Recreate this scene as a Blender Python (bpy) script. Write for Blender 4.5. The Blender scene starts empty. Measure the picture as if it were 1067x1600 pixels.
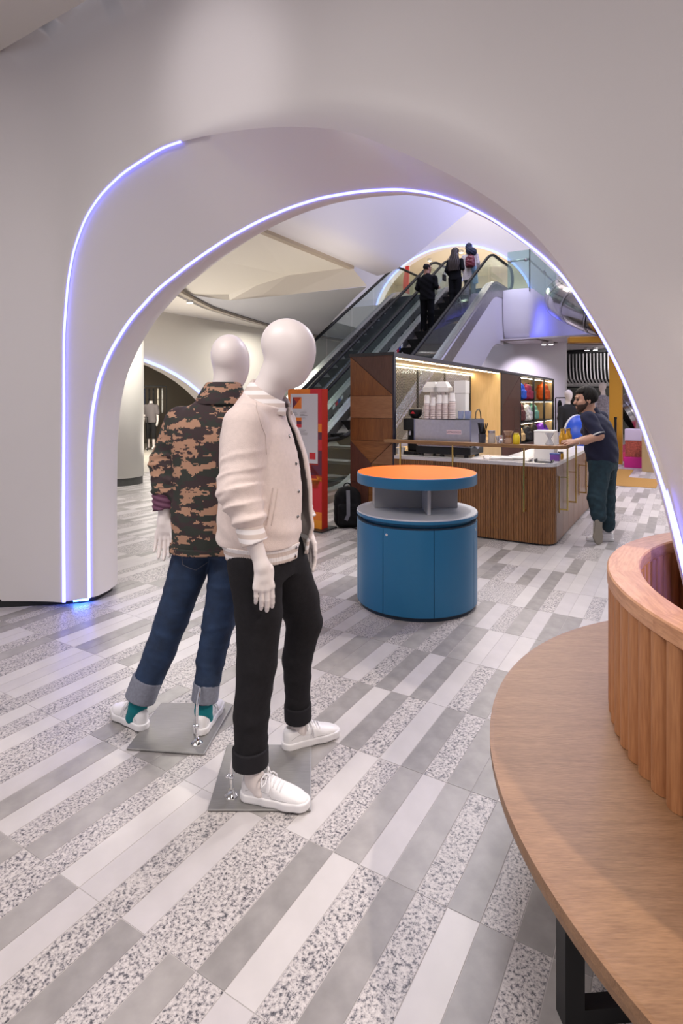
import bpy, bmesh, math, random
import numpy as np
from mathutils import Vector, Matrix
from mathutils.bvhtree import BVHTree

SC = bpy.context.scene
COL = SC.collection
random.seed(7)
R = math.radians
# ------------------------------------------------------------------ camera
cam = bpy.data.objects.new('camera', bpy.data.cameras.new('camera'))
COL.objects.link(cam)
cam.location = (0, 0, 1.55)
cam.rotation_euler = (R(90), 0, 0)
cam.data.sensor_fit = 'HORIZONTAL'
cam.data.sensor_width = 36.0
cam.data.lens = 30.0
cam.data.shift_y = -173.0 / 1067.0
cam.data.clip_start = 0.05
cam.data.clip_end = 200
SC.camera = cam
# ------------------------------------------------------------------ world, exposure
SC.view_settings.view_transform = 'Standard'
SC.view_settings.look = 'None'
SC.view_settings.gamma = 1.0
SC.view_settings.exposure = 0.2
SC.view_settings.use_curve_mapping = False
wd = bpy.data.worlds.new('world')
SC.world = wd
wd.use_nodes = True
wd.node_tree.nodes['Background'].inputs[0].default_value = (0.79, 0.765, 0.86, 1)
wd.node_tree.nodes['Background'].inputs[1].default_value = 0.42

# grid frame of the building: x = along the arch wall (v), y = through the arch (u)
CU, SU = math.cos(R(58.84)), math.sin(R(58.84))
GA = R(58.84 - 90)
def W(v, u, z=0.0):
    return (CU * u + SU * v, SU * u - CU * v, z)
GM = Matrix.Rotation(GA, 4, 'Z')

# ------------------------------------------------------------------ lamps
def area(name, loc, size, power, col=(1, 1, 1), target=None, size_y=None, spread=180):
    d = bpy.data.lights.new(name, 'AREA')
    d.energy = power; d.color = col; d.size = size
    if size_y: d.shape = 'RECTANGLE'; d.size_y = size_y
    d.spread = R(spread)
    o = bpy.data.objects.new(name, d); COL.objects.link(o); o.location = loc
    if target is not None:
        o.rotation_euler = (Vector(target) - Vector(loc)).to_track_quat('-Z', 'Y').to_euler()
    return o
def spot(name, loc, target, power, col=(1, 1, 1), ang=50, blend=0.6, rad=0.05):
    d = bpy.data.lights.new(name, 'SPOT')
    d.energy = power; d.color = col; d.spot_size = R(ang); d.spot_blend = blend; d.shadow_soft_size = rad
    o = bpy.data.objects.new(name, d); COL.objects.link(o); o.location = loc
    o.rotation_euler = (Vector(target) - Vector(loc)).to_track_quat('-Z', 'Y').to_euler()
    return o
NEU = (1.0, 0.93, 0.90)
# front room: ceiling lamps over and behind the camera
area('ceiling_lamp', (-2.3, 0.9, 4.0), 1.6, 80, NEU)
area('ceiling_lamp', (1.4, -1.0, 4.0), 1.6, 26, NEU)
spot('ceiling_spot', W(-2.0, 0.4, 4.0), W(-2.35, 2.5, 3.50), 62, (1, .94, .97), 33, 1.0, .15)
spot('ceiling_spot', W(-1.6, 0.2, 4.0), (-0.3, 2.5, 0.6), 72, NEU, 70, 0.7, .06)
spot('ceiling_spot', (0.2, 0.6, 4.0), (-0.45, 2.4, 0.9), 75, NEU, 60, 0.7, .06)
spot('ceiling_spot', (3.3, 0.3, 4.0), (0.75, 1.6, 0.45), 430, (1, .88, .76), 42, 0.7, .06)
spot('ceiling_spot', (0.6, -0.4, 4.0), (0.75, 1.3, 0.45), 55, (1, .90, .82), 60, 0.8, .06)
# hall behind the arch
area('hall_lamp', W(-1.2, 5.6, 3.9), 1.4, 60, (1, .96, .93))
area('hall_lamp', W(-7.2, 6.5, 3.4), 1.8, 110, (1, .95, .86))
area('hall_lamp', W(-8.8, 11.5, 3.4), 1.0, 60, (1, .95, .86))
area('hall_lamp', W(0.8, 8.5, 3.2), 1.5, 62, (1, .95, .95))
area('hall_lamp', W(1.5, 13.0, 3.1), 1.5, 115, (1, .92, .97))
area('hall_lamp', W(-5.2, 12.5, 10.8), 3.0, 420, (.80, .80, 1))
area('hall_lamp', W(-1.0, 14.0, 8.0), 2.0, 200, (.55, .55, 1), target=W(-5, 12, 5))
area('upper_lamp', W(-7.0, 23.0, 7.3), 2.0, 300, (1, .92, .80))
area('upper_lamp', W(-6.0, 19.0, 10.9), 1.5, 130, (1, .9, .85))
area('shop_lamp', W(-13.0, 10.2, 2.95), 1.6, 230, (1, .93, .82))
area('hall_lamp', W(2.6, 19.0, 3.1), 1.8, 160, (1, .93, .97))
spot('ceiling_spot', W(-4.4, 17.0, 3.25), W(-4.3, 18.0, 1.4), 120, (.93, .82, 1), 95, .8, .06)
spot('ceiling_spot', W(-5.8, 17.0, 3.25), W(-5.8, 18.0, 1.6), 110, (.93, .82, 1), 95, .8, .06)
spot('ceiling_spot', W(-1.6, 18.6, 3.2), W(-1.2, 22.0, 2.5), 260, (1, .95, .97), 90, .8, .06)
area('store_lamp', W(2.0, 26.0, 3.0), 2.5, 260, (1, .95, .92))
area('bar_lamp', W(-1.9, 8.6, 3.6), 1.0, 70, (1, .86, .66))
# fill lights added without any fixture, aimed up to brighten the hall ceilings
area('fill_uplight', W(-9.4, 8.5, 0.6), 1.2, 45, (1, .90, .76), target=W(-6.4, 8.2, 4.0), spread=120)
area('fill_uplight', W(-3.4, 8.0, 2.35), 1.0, 14, (1, .90, .78), target=W(-5.4, 7.6, 4.0), spread=120)
area('blue_wash', W(-2.6, 17.6, 3.9), .8, 45, (.12, .14, 1), target=W(-3.8, 19.3, 4.1))
spot('ceiling_spot', W(-0.9, 4.9, 3.8), W(-1.8, 3.6, 0.6), 140, NEU, 60, .6, .05)
# ------------------------------------------------------------------ materials
MATS = {}
def mat(name, col, rough=0.5, metal=0.0, spec=0.5, var=0.0, vscale=8.0, bump=0.0, bscale=60.0, coat=0.0,
        emit=None, estr=0.0, stretch=None, trans=0.0, sheen=0.0, alpha=1.0):
    if name in MATS: return MATS[name]
    m = bpy.data.materials.new(name); m.use_nodes = True
    nt = m.node_tree; b = nt.nodes['Principled BSDF']
    b.inputs['Base Color'].default_value = (*col, 1)
    b.inputs['Roughness'].default_value = rough
    b.inputs['Metallic'].default_value = metal
    b.inputs['Specular IOR Level'].default_value = spec
    b.inputs['Coat Weight'].default_value = coat
    b.inputs['Transmission Weight'].default_value = trans
    b.inputs['Sheen Weight'].default_value = sheen
    b.inputs['Alpha'].default_value = alpha
    if emit:
        b.inputs['Emission Color'].default_value = (*emit, 1); b.inputs['Emission Strength'].default_value = estr
    if var or bump:
        tc = nt.nodes.new('ShaderNodeTexCoord'); mp = nt.nodes.new('ShaderNodeMapping')
        nt.links.new(tc.outputs['Object'], mp.inputs[0])
        if stretch: mp.inputs['Scale'].default_value = stretch
    if var:
        n = nt.nodes.new('ShaderNodeTexNoise'); n.inputs['Scale'].default_value = vscale; n.inputs['Detail'].default_value = 5
        nt.links.new(mp.outputs[0], n.inputs['Vector'])
        r = nt.nodes.new('ShaderNodeValToRGB')
        r.color_ramp.elements[0].position = .3; r.color_ramp.elements[1].position = .7
        r.color_ramp.elements[0].color = (*[max(0, c * (1 - var)) for c in col], 1)
        r.color_ramp.elements[1].color = (*[min(1, c * (1 + var)) for c in col], 1)
        nt.links.new(n.outputs[0], r.inputs[0]); nt.links.new(r.outputs[0], b.inputs['Base Color'])
    if bump:
        n2 = nt.nodes.new('ShaderNodeTexNoise'); n2.inputs['Scale'].default_value = bscale; n2.inputs['Detail'].default_value = 3
        nt.links.new(mp.outputs[0], n2.inputs['Vector'])
        bp = nt.nodes.new('ShaderNodeBump'); bp.inputs['Strength'].default_value = bump; bp.inputs['Distance'].default_value = .01
        nt.links.new(n2.outputs[0], bp.inputs['Height']); nt.links.new(bp.outputs[0], b.inputs['Normal'])
    MATS[name] = m
    return m
def glow(name, col, strength):
    if name in MATS: return MATS[name]
    m = bpy.data.materials.new(name); m.use_nodes = True; nt = m.node_tree
    nt.nodes.clear(); e = nt.nodes.new('ShaderNodeEmission'); o = nt.nodes.new('ShaderNodeOutputMaterial')
    e.inputs[0].default_value = (*col, 1); e.inputs[1].default_value = strength
    nt.links.new(e.outputs[0], o.inputs[0]); MATS[name] = m
    return m
def wood(name, c1, c2, axis='x', scale=7.0, rough=0.45, fine=1.0, per_object=0.0, stretch=None, lo=.34, hi=.66, spec=.5):
    """grain runs along the given local axis"""
    if name in MATS: return MATS[name]
    m = bpy.data.materials.new(name); m.use_nodes = True; nt = m.node_tree; b = nt.nodes['Principled BSDF']
    b.inputs['Roughness'].default_value = rough
    tc = nt.nodes.new('ShaderNodeTexCoord'); mp = nt.nodes.new('ShaderNodeMapping')
    s = {'x': (.12, 1, 1), 'y': (1, .12, 1), 'z': (1, 1, .08)}[axis]
    if stretch: s = tuple(stretch if q < .5 else 1 for q in s)
    mp.inputs['Scale'].default_value = s
    oi = nt.nodes.new('ShaderNodeObjectInfo'); ad = nt.nodes.new('ShaderNodeVectorMath'); ad.operation = 'ADD'
    mu = nt.nodes.new('ShaderNodeMath'); mu.operation = 'MULTIPLY'; mu.inputs[1].default_value = 37.0
    nt.links.new(oi.outputs['Random'], mu.inputs[0])
    nt.links.new(tc.outputs['Object'], mp.inputs[0]); nt.links.new(mp.outputs[0], ad.inputs[0]); nt.links.new(mu.outputs[0], ad.inputs[1])
    n1 = nt.nodes.new('ShaderNodeTexNoise'); n1.inputs['Scale'].default_value = scale; n1.inputs['Detail'].default_value = 4; n1.inputs['Distortion'].default_value = .6
    n2 = nt.nodes.new('ShaderNodeTexNoise'); n2.inputs['Scale'].default_value = scale * 9 * fine; n2.inputs['Detail'].default_value = 3
    nt.links.new(ad.outputs[0], n1.inputs['Vector']); nt.links.new(ad.outputs[0], n2.inputs['Vector'])
    mx = nt.nodes.new('ShaderNodeMath'); mx.operation = 'MULTIPLY_ADD'; mx.inputs[1].default_value = .55
    nt.links.new(n2.outputs[0], mx.inputs[0])
    h = nt.nodes.new('ShaderNodeMath'); h.operation = 'MULTIPLY'; h.inputs[1].default_value = .45
    nt.links.new(n1.outputs[0], h.inputs[0]); nt.links.new(h.outputs[0], mx.inputs[2])
    r = nt.nodes.new('ShaderNodeValToRGB'); r.color_ramp.elements[0].position = lo; r.color_ramp.elements[1].position = hi; b.inputs['Specular IOR Level'].default_value = spec
    r.color_ramp.elements[0].color = (*c1, 1); r.color_ramp.elements[1].color = (*c2, 1)
    nt.links.new(mx.outputs[0], r.inputs[0])
    last = r.outputs[0]
    if per_object:
        hv = nt.nodes.new('ShaderNodeHueSaturation'); mr = nt.nodes.new('ShaderNodeMapRange')
        mr.inputs[3].default_value = 1 - per_object; mr.inputs[4].default_value = 1 + per_object
        nt.links.new(oi.outputs['Random'], mr.inputs[0]); nt.links.new(mr.outputs[0], hv.inputs['Value'])
        nt.links.new(last, hv.inputs['Color']); last = hv.outputs[0]
    nt.links.new(last, b.inputs['Base Color'])
    bp = nt.nodes.new('ShaderNodeBump'); bp.inputs['Strength'].default_value = .12; bp.inputs['Distance'].default_value = .004
    nt.links.new(mx.outputs[0], bp.inputs['Height']); nt.links.new(bp.outputs[0], b.inputs['Normal'])
    MATS[name] = m
    return m
def glass(name, tint, density=0.12, rough=0.0):
    """thin clear pane: mostly see-through with a mirror sheen at grazing angles"""
    if name in MATS: return MATS[name]
    m = bpy.data.materials.new(name); m.use_nodes = True; nt = m.node_tree; nt.nodes.clear()
    o = nt.nodes.new('ShaderNodeOutputMaterial'); t = nt.nodes.new('ShaderNodeBsdfTransparent'); g = nt.nodes.new('ShaderNodeBsdfGlossy')
    t.inputs[0].default_value = (*tint, 1); g.inputs['Roughness'].default_value = rough
    d = nt.nodes.new('ShaderNodeBsdfDiffuse'); d.inputs[0].default_value = (*[c * .7 for c in tint], 1)
    lw = nt.nodes.new('ShaderNodeLayerWeight'); lw.inputs[0].default_value = .5
    pw = nt.nodes.new('ShaderNodeMath'); pw.operation = 'POWER'; pw.inputs[1].default_value = 4.0; nt.links.new(lw.outputs['Facing'], pw.inputs[0])
    f = nt.nodes.new('ShaderNodeMath'); f.operation = 'MULTIPLY_ADD'; f.inputs[1].default_value = .5; f.inputs[2].default_value = .035; nt.links.new(pw.outputs[0], f.inputs[0])
    m1 = nt.nodes.new('ShaderNodeMixShader'); m2 = nt.nodes.new('ShaderNodeMixShader')
    m1.inputs[0].default_value = density
    nt.links.new(t.outputs[0], m1.inputs[1]); nt.links.new(d.outputs[0], m1.inputs[2])
    nt.links.new(f.outputs[0], m2.inputs[0]); nt.links.new(m1.outputs[0], m2.inputs[1]); nt.links.new(g.outputs[0], m2.inputs[2])
    nt.links.new(m2.outputs[0], o.inputs[0]); MATS[name] = m
    return m

# ------------------------------------------------------------------ objects
def link(name, me, m=None, parent=None, loc=None, rot=None, smooth=False, bevel=0.0, bseg=2):
    o = bpy.data.objects.new(name, me); COL.objects.link(o)
    if m is not None:
        ms = m if isinstance(m, (list, tuple)) else [m]
        if not me.materials:
            for q in ms: me.materials.append(q)
    if parent is not None: o.parent = parent
    if loc is not None: o.location = loc
    if rot is not None: o.rotation_euler = rot if hasattr(rot, '__len__') else (0, 0, rot)
    if smooth: me.polygons.foreach_set('use_smooth', [True] * len(me.polygons))
    if bevel:
        b = o.modifiers.new('bevel', 'BEVEL'); b.width = bevel; b.segments = bseg; b.limit_method = 'ANGLE'; b.angle_limit = R(40)
    return o
def tag(o, label, cat, group=None):
    o['label'] = label; o['category'] = cat
    if group: o['group'] = group
    return o
def thing(name, label, cat, loc=(0, 0, 0), rot=0.0, group=None):
    o = bpy.data.objects.new(name, None); COL.objects.link(o); o.empty_display_size = .1
    o.location = loc; o.rotation_euler = (0, 0, rot)
    return tag(o, label, cat, group)
def struct(o):
    o['kind'] = 'structure'; return o
def stuff(o):
    o['kind'] = 'stuff'; return o
def copy_thing(root, loc, rot=None, label=None, group=None):
    r = root.copy(); COL.objects.link(r); r.location = loc
    if rot is not None: r.rotation_euler = (0, 0, rot)
    if label: r['label'] = label
    if group: r['group'] = group
    for ch in list(root.children):
        c = ch.copy(); COL.objects.link(c); c.parent = r
        for g in list(ch.children):
            d = g.copy(); COL.objects.link(d); d.parent = c
    return r

class MB:
    """plain mesh collector"""
    def __init__(s): s.v = []; s.f = []; s.mi = []; s.m = 0
    def add(s, vs, fs):
        b = len(s.v); s.v += [tuple(p) for p in vs]
        for f in fs: s.f.append([b + i for i in f]); s.mi.append(s.m)
        return s
    def box(s, x0, x1, y0, y1, z0, z1):
        x0, x1 = min(x0, x1), max(x0, x1); y0, y1 = min(y0, y1), max(y0, y1); z0, z1 = min(z0, z1), max(z0, z1)
        return s.add([(x0, y0, z0), (x1, y0, z0), (x1, y1, z0), (x0, y1, z0), (x0, y0, z1), (x1, y0, z1), (x1, y1, z1), (x0, y1, z1)],
                     [(3, 2, 1, 0), (4, 5, 6, 7), (0, 1, 5, 4), (1, 2, 6, 5), (2, 3, 7, 6), (3, 0, 4, 7)])
    def prism(s, poly, z0, z1, fn=None):
        """poly: list of (a,b), extruded z0..z1 ; fn maps (a,b,z)->xyz. poly must be counter-clockwise for fn identity"""
        n = len(poly); fn = fn or (lambda a, b, z: (a, b, z))
        vs = [fn(a, b, z0) for a, b in poly] + [fn(a, b, z1) for a, b in poly]
        fs = [list(range(n))[::-1], list(range(n, 2 * n))] + [(i, (i + 1) % n, n + (i + 1) % n, n + i) for i in range(n)]
        return s.add(vs, fs)
    def lathe(s, prof, c=(0, 0), seg=32, a0=0, a1=360, cap=True):
        full = abs(a1 - a0) >= 359.9; n = seg if full else seg + 1
        vs = []
        for r, z in prof:
            for k in range(n):
                a = R(a0 + (a1 - a0) * k / seg); vs.append((c[0] + r * math.cos(a), c[1] + r * math.sin(a), z))
        fs = []; kk = seg
        for i in range(len(prof) - 1):
            for k in range(kk):
                k2 = (k + 1) % n if full else k + 1
                fs.append((i * n + k, i * n + k2, (i + 1) * n + k2, (i + 1) * n + k))
        if full and cap:
            if prof[0][0] > 1e-6: fs.append([k for k in range(n)][::-1])
            if prof[-1][0] > 1e-6: fs.append([(len(prof) - 1) * n + k for k in range(n)])
        if not full:
            for e in (0, n - 1):
                ring = [i * n + e for i in range(len(prof))]
                fs.append(ring if e == 0 else ring[::-1])
        return s.add(vs, fs)
    def tube(s, pts, r, seg=8, cap=True, close=False, flat=1.0, up=None):
        pts = [Vector(p) for p in pts]; n = len(pts); rs = r if hasattr(r, '__len__') else [r] * n
        vs = []; pr = None
        for i, p in enumerate(pts):
            if close: t = pts[(i + 1) % n] - pts[i - 1]
            else: t = pts[min(i + 1, n - 1)] - pts[max(i - 1, 0)]
            t.normalize()
            if pr is None:
                a = Vector(up) if up else (Vector((0, 0, 1)) if abs(t.z) < .9 else Vector((1, 0, 0)))
                pr = (a - t * a.dot(t)).normalized()
            else: pr = (pr - t * pr.dot(t)).normalized()
            q = t.cross(pr)
            for k in range(seg):
                an = 2 * math.pi * k / seg
                vs.append(p + (pr * math.cos(an) * flat + q * math.sin(an)) * rs[i])
        fs = []
        for i in range(n if close else n - 1):
            j = (i + 1) % n
            for k in range(seg):
                k2 = (k + 1) % seg
                fs.append((i * seg + k, i * seg + k2, j * seg + k2, j * seg + k))
        if cap and not close:
            fs.append(list(range(seg))[::-1]); fs.append([(n - 1) * seg + k for k in range(seg)])
        return s.add(vs, fs)
    def bar(s, pts, w, h, up=(0, 0, 1)):
        """rectangular section along a polyline"""
        pts = [Vector(p) for p in pts]; n = len(pts); vs = []; up = Vector(up)
        for i, p in enumerate(pts):
            t = (pts[min(i + 1, n - 1)] - pts[max(i - 1, 0)]).normalized()
            q = t.cross(up).normalized(); u = q.cross(t).normalized()
            for a, b in ((-1, -1), (1, -1), (1, 1), (-1, 1)): vs.append(p + q * a * w / 2 + u * b * h / 2)
        fs = [(3, 2, 1, 0), tuple((n - 1) * 4 + k for k in range(4))]
        for i in range(n - 1):
            for k in range(4):
                k2 = (k + 1) % 4; fs.append((i * 4 + k, i * 4 + k2, (i + 1) * 4 + k2, (i + 1) * 4 + k))
        return s.add(vs, fs)
    def grid(s, rows):
        n = len(rows[0]); vs = [p for r in rows for p in r]
        return s.add(vs, [(i * n + k, i * n + k + 1, (i + 1) * n + k + 1, (i + 1) * n + k) for i in range(len(rows) - 1) for k in range(n - 1)])
    def sphere(s, c, r, seg=12, rings=8, sc=(1, 1, 1)):
        vs = []; fs = []
        for i in range(rings + 1):
            th = math.pi * i / rings
            for k in range(seg):
                a = 2 * math.pi * k / seg
                vs.append((c[0] + r * sc[0] * math.sin(th) * math.cos(a), c[1] + r * sc[1] * math.sin(th) * math.sin(a), c[2] - r * sc[2] * math.cos(th)))
        for i in range(rings):
            for k in range(seg):
                k2 = (k + 1) % seg; fs.append((i * seg + k, i * seg + k2, (i + 1) * seg + k2, (i + 1) * seg + k))
        return s.add(vs, fs)
    def mesh(s, name):
        me = bpy.data.meshes.new(name); me.from_pydata(s.v, [], s.f); me.update()
        if any(s.mi): me.polygons.foreach_set('material_index', s.mi)
        bm = bmesh.new(); bm.from_mesh(me); bmesh.ops.remove_doubles(bm, verts=bm.verts, dist=1e-6); bmesh.ops.recalc_face_normals(bm, faces=bm.faces)
        bm.to_mesh(me); bm.free()
        return me
    def build(s, name, m, parent=None, loc=None, rot=None, smooth=False, bevel=0.0, bseg=2, angle=None):
        me = s.mesh(name)
        o = link(name, me, m, parent, loc, rot, smooth, bevel, bseg)
        if angle:
            me.polygons.foreach_set('use_smooth', [True] * len(me.polygons))
            me.set_sharp_from_angle(angle=R(angle))
        return o

# ------------------------------------------------------------------ signed distance modelling
def _ax(lo, hi, h):
    n = int(math.ceil((hi - lo) / h)) + 1
    return (lo + h * np.arange(n)).astype(np.float32)
def sdf_mesh(name, fn, lo, hi, h):
    ax = [_ax(lo[i], hi[i], h) for i in range(3)]
    P = (ax[0][:, None, None], ax[1][None, :, None], ax[2][None, None, :])
    d = np.broadcast_to(fn(P), tuple(len(a) for a in ax)).astype(np.float32)
    return snets(name, d, np.array(lo, np.float32), h)
def snets(name, d, lo, h):
    s = d < 0
    nx, ny, nz = d.shape
    cnt = np.zeros((nx - 1, ny - 1, nz - 1), np.int8)
    for i in (0, 1):
        for j in (0, 1):
            for k in (0, 1): cnt += s[i:nx - 1 + i, j:ny - 1 + j, k:nz - 1 + k]
    act = (cnt > 0) & (cnt < 8)
    idx = np.argwhere(act); n = len(idx)
    ids = -np.ones(act.shape, np.int64); ids[act] = np.arange(n)
    acc = np.zeros((n, 3)); num = np.zeros(n)
    I, J, K = idx.T
    for a in range(3):
        for b in (0, 1):
            for c in (0, 1):
                o0 = [0, 0, 0]; o1 = [0, 0, 0]; oth = [q for q in range(3) if q != a]
                o0[oth[0]] = o1[oth[0]] = b; o0[oth[1]] = o1[oth[1]] = c; o1[a] = 1
                da = d[I + o0[0], J + o0[1], K + o0[2]]; db = d[I + o1[0], J + o1[1], K + o1[2]]
                m = (da < 0) != (db < 0)
                t = np.where(m, da / np.where(m, da - db, 1), 0)
                p = np.zeros((n, 3)); p[:, oth[0]] = b; p[:, oth[1]] = c; p[:, a] = t
                acc[m] += p[m]; num[m] += 1
    V = (idx + acc / num[:, None]) * h + lo
    F = []
    for a in range(3):
        sl0 = [slice(None)] * 3; sl1 = [slice(None)] * 3
        sl0[a] = slice(0, -1); sl1[a] = slice(1, None)
        A = s[tuple(sl0)]; B = s[tuple(sl1)]
        e = np.argwhere(A != B); oth = [q for q in range(3) if q != a]
        ok = np.ones(len(e), bool)
        for q in oth: ok &= (e[:, q] >= 1) & (e[:, q] <= d.shape[q] - 2)
        e = e[ok]
        inside = A[tuple(e.T)]
        q = []
        for (b, c) in ((1, 1), (0, 1), (0, 0), (1, 0)):
            w = e.copy(); w[:, oth[0]] -= b; w[:, oth[1]] -= c; q.append(ids[tuple(w.T)])
        q = np.stack(q, 1)
        fl = inside if a != 1 else ~inside
        q[~fl] = q[~fl][:, ::-1]
        F.append(q)
    F = np.concatenate(F)
    me = bpy.data.meshes.new(name)
    me.vertices.add(n); me.vertices.foreach_set('co', V.astype(np.float32).ravel())
    me.loops.add(F.size); me.loops.foreach_set('vertex_index', F.ravel().astype(np.int32))
    me.polygons.add(len(F)); me.polygons.foreach_set('loop_start', np.arange(0, F.size, 4, dtype=np.int32))
    me.polygons.foreach_set('loop_total', np.full(len(F), 4, np.int32))
    me.polygons.foreach_set('use_smooth', np.ones(len(F), bool))
    me.update(calc_edges=True); me.validate()
    return me
def smin(a, b, k):
    h = np.clip(.5 + .5 * (b - a) / k, 0, 1); return b + (a - b) * h - k * h * (1 - h)
def smax(a, b, k): return -smin(-a, -b, k)
def cap(P, a, b, ra, rb=None):
    rb = ra if rb is None else rb
    ba = [b[i] - a[i] for i in range(3)]; L = sum(q * q for q in ba) or 1e-9
    q = [P[i] - a[i] for i in range(3)]
    t = np.clip((q[0] * ba[0] + q[1] * ba[1] + q[2] * ba[2]) / L, 0, 1)
    return np.sqrt(sum((q[i] - t * ba[i]) ** 2 for i in range(3))) - (ra + (rb - ra) * t)
def chain(P, pts, rs, k=.01):
    d = None
    for i in range(len(pts) - 1):
        c = cap(P, pts[i], pts[i + 1], rs[i], rs[i + 1]); d = c if d is None else smin(d, c, k)
    return d
def rotm(yaw=0, pitch=0, roll=0):
    return np.array((Matrix.Rotation(R(yaw), 3, 'Z') @ Matrix.Rotation(R(pitch), 3, 'Y') @ Matrix.Rotation(R(roll), 3, 'X')))
def loc(P, c, M=None):
    q = [P[i] - c[i] for i in range(3)]
    if M is None: return q
    return [M[0][i] * q[0] + M[1][i] * q[1] + M[2][i] * q[2] for i in range(3)]
def ell(P, c, r, M=None):
    q = loc(P, c, M)
    k0 = np.sqrt(sum((q[i] / r[i]) ** 2 for i in range(3))); k1 = np.sqrt(sum((q[i] / r[i] ** 2) ** 2 for i in range(3))) + 1e-6
    return k0 * (k0 - 1) / k1
def rbox(P, c, hx, r, M=None):
    q = loc(P, c, M); e = [np.abs(q[i]) - (hx[i] - r) for i in range(3)]
    return np.sqrt(sum(np.maximum(x, 0) ** 2 for x in e)) + np.minimum(np.maximum(np.maximum(e[0], e[1]), e[2]), 0) - r
def loft(P, rows, n=2.0, ends=True):
    """horizontal elliptic slices (z, cx, cy, a, b, yaw degrees)"""
    rows = sorted(rows); zs = np.array([r[0] for r in rows])
    z = np.clip(P[2], zs[0], zs[-1])
    g = lambda k: np.interp(z, zs, [r[k] for r in rows])
    cx, cy, a, b, w = g(1), g(2), g(3), g(4), np.radians(g(5) if len(rows[0]) > 5 else z * 0)
    x = P[0] - cx; y = P[1] - cy
    X = x * np.cos(w) + y * np.sin(w); Y = -x * np.sin(w) + y * np.cos(w)
    k = (np.abs(X / a) ** n + np.abs(Y / b) ** n) ** (1.0 / n)
    d = (k - 1) * np.minimum(a, b)
    if ends: d = np.maximum(d, np.maximum(zs[0] - P[2], P[2] - zs[-1]))
    return d
def smooth_rows(rows, n=6):
    """catmull-rom refinement of loft rows"""
    rows = sorted(rows); out = []
    for i in range(len(rows) - 1):
        p0, p1, p2, p3 = [np.array(rows[min(max(j, 0), len(rows) - 1)], float) for j in (i - 1, i, i + 1, i + 2)]
        for t in np.arange(n) / n:
            v = .5 * ((2 * p1) + (-p0 + p2) * t + (2 * p0 - 5 * p1 + 4 * p2 - p3) * t * t + (-p0 + 3 * p1 - 3 * p2 + p3) * t ** 3)
            v[0] = p1[0] + (p2[0] - p1[0]) * t; out.append(tuple(v))
    out.append(tuple(rows[-1])); return out
def sdf_obj(name, fn, lo, hi, h, m, parent, loc=None, rot=None):
    return link(name, sdf_mesh(name, fn, lo, hi, h), m, parent, loc, rot)
def ray_on(o, org, dr):
    me = o.data
    bv = BVHTree.FromPolygons([v.co for v in me.vertices], [tuple(p.vertices) for p in me.polygons])
    return bv, bv.ray_cast(Vector(org), Vector(dr).normalized())
# ------------------------------------------------------------------ setting materials
M_WALL = mat('white_plaster', (.74, .70, .69), .42, bump=.05, bscale=220)
M_WALL2 = mat('cream_plaster', (.70, .66, .60), .55, bump=.05, bscale=120)
M_WALLB = mat('hall_plaster', (.78, .76, .80), .5)
M_DARK = mat('black_paint', (.012, .012, .013), .5)
M_STEEL = mat('brushed_steel', (.52, .51, .50), .28, 1.0, var=.12, vscale=20, stretch=(1, 40, 1))
M_CHROME = mat('chrome', (.85, .85, .87), .06, 1.0)
M_LED = glow('led_light', (.145, .155, 1.0), 6.0)
M_LEDB = glow('led_blue', (.04, .16, 1.0), 40.0)
M_LEDFAR = glow('led_light_far', (.30, .36, 1.0), 2.6)
M_WARM = glow('warm_strip', (1.0, .86, .62), 17.0)
M_SPOT = glow('lamp_disc', (1.0, .96, .9), 14.0)

def granite():
    m = bpy.data.materials.new('granite'); m.use_nodes = True; nt = m.node_tree; b = nt.nodes['Principled BSDF']
    tc = nt.nodes.new('ShaderNodeTexCoord')
    n = nt.nodes.new('ShaderNodeTexNoise'); n.inputs['Scale'].default_value = 100; n.inputs['Detail'].default_value = 4; n.inputs['Roughness'].default_value = .72
    nt.links.new(tc.outputs['Object'], n.inputs['Vector'])
    oi = nt.nodes.new('ShaderNodeObjectInfo')
    n.noise_dimensions = '4D'; mu = nt.nodes.new('ShaderNodeMath'); mu.operation = 'MULTIPLY'; mu.inputs[1].default_value = 50
    nt.links.new(oi.outputs['Random'], mu.inputs[0]); nt.links.new(mu.outputs[0], n.inputs['W'])
    r = nt.nodes.new('ShaderNodeValToRGB'); e = r.color_ramp.elements
    e[0].position = .37; e[0].color = (.055, .052, .062, 1); e[1].position = .62; e[1].color = (.60, .56, .55, 1)
    for p, c in ((.43, (.17, .165, .18)), (.475, (.40, .37, .37)), (.53, (.50, .465, .455))):
        q = e.new(p); q.color = (*c, 1)
    nt.links.new(n.outputs[0], r.inputs[0]); nt.links.new(r.outputs[0], b.inputs['Base Color'])
    b.inputs['Roughness'].default_value = .4
    return m
M_TILE = {'L0': mat('tile_light', (.525, .495, .50), .34, var=.05, vscale=9), 'L1': mat('tile_light_warm', (.56, .53, .525), .34, var=.05, vscale=7),
          'G0': mat('tile_grey', (.285, .268, .262), .36, var=.18, vscale=11), 'G1': mat('tile_grey_mid', (.34, .32, .312), .36, var=.16, vscale=9),
          'S0': granite()}
M_GROUT = mat('grout', (.46, .43, .43), .8)

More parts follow.
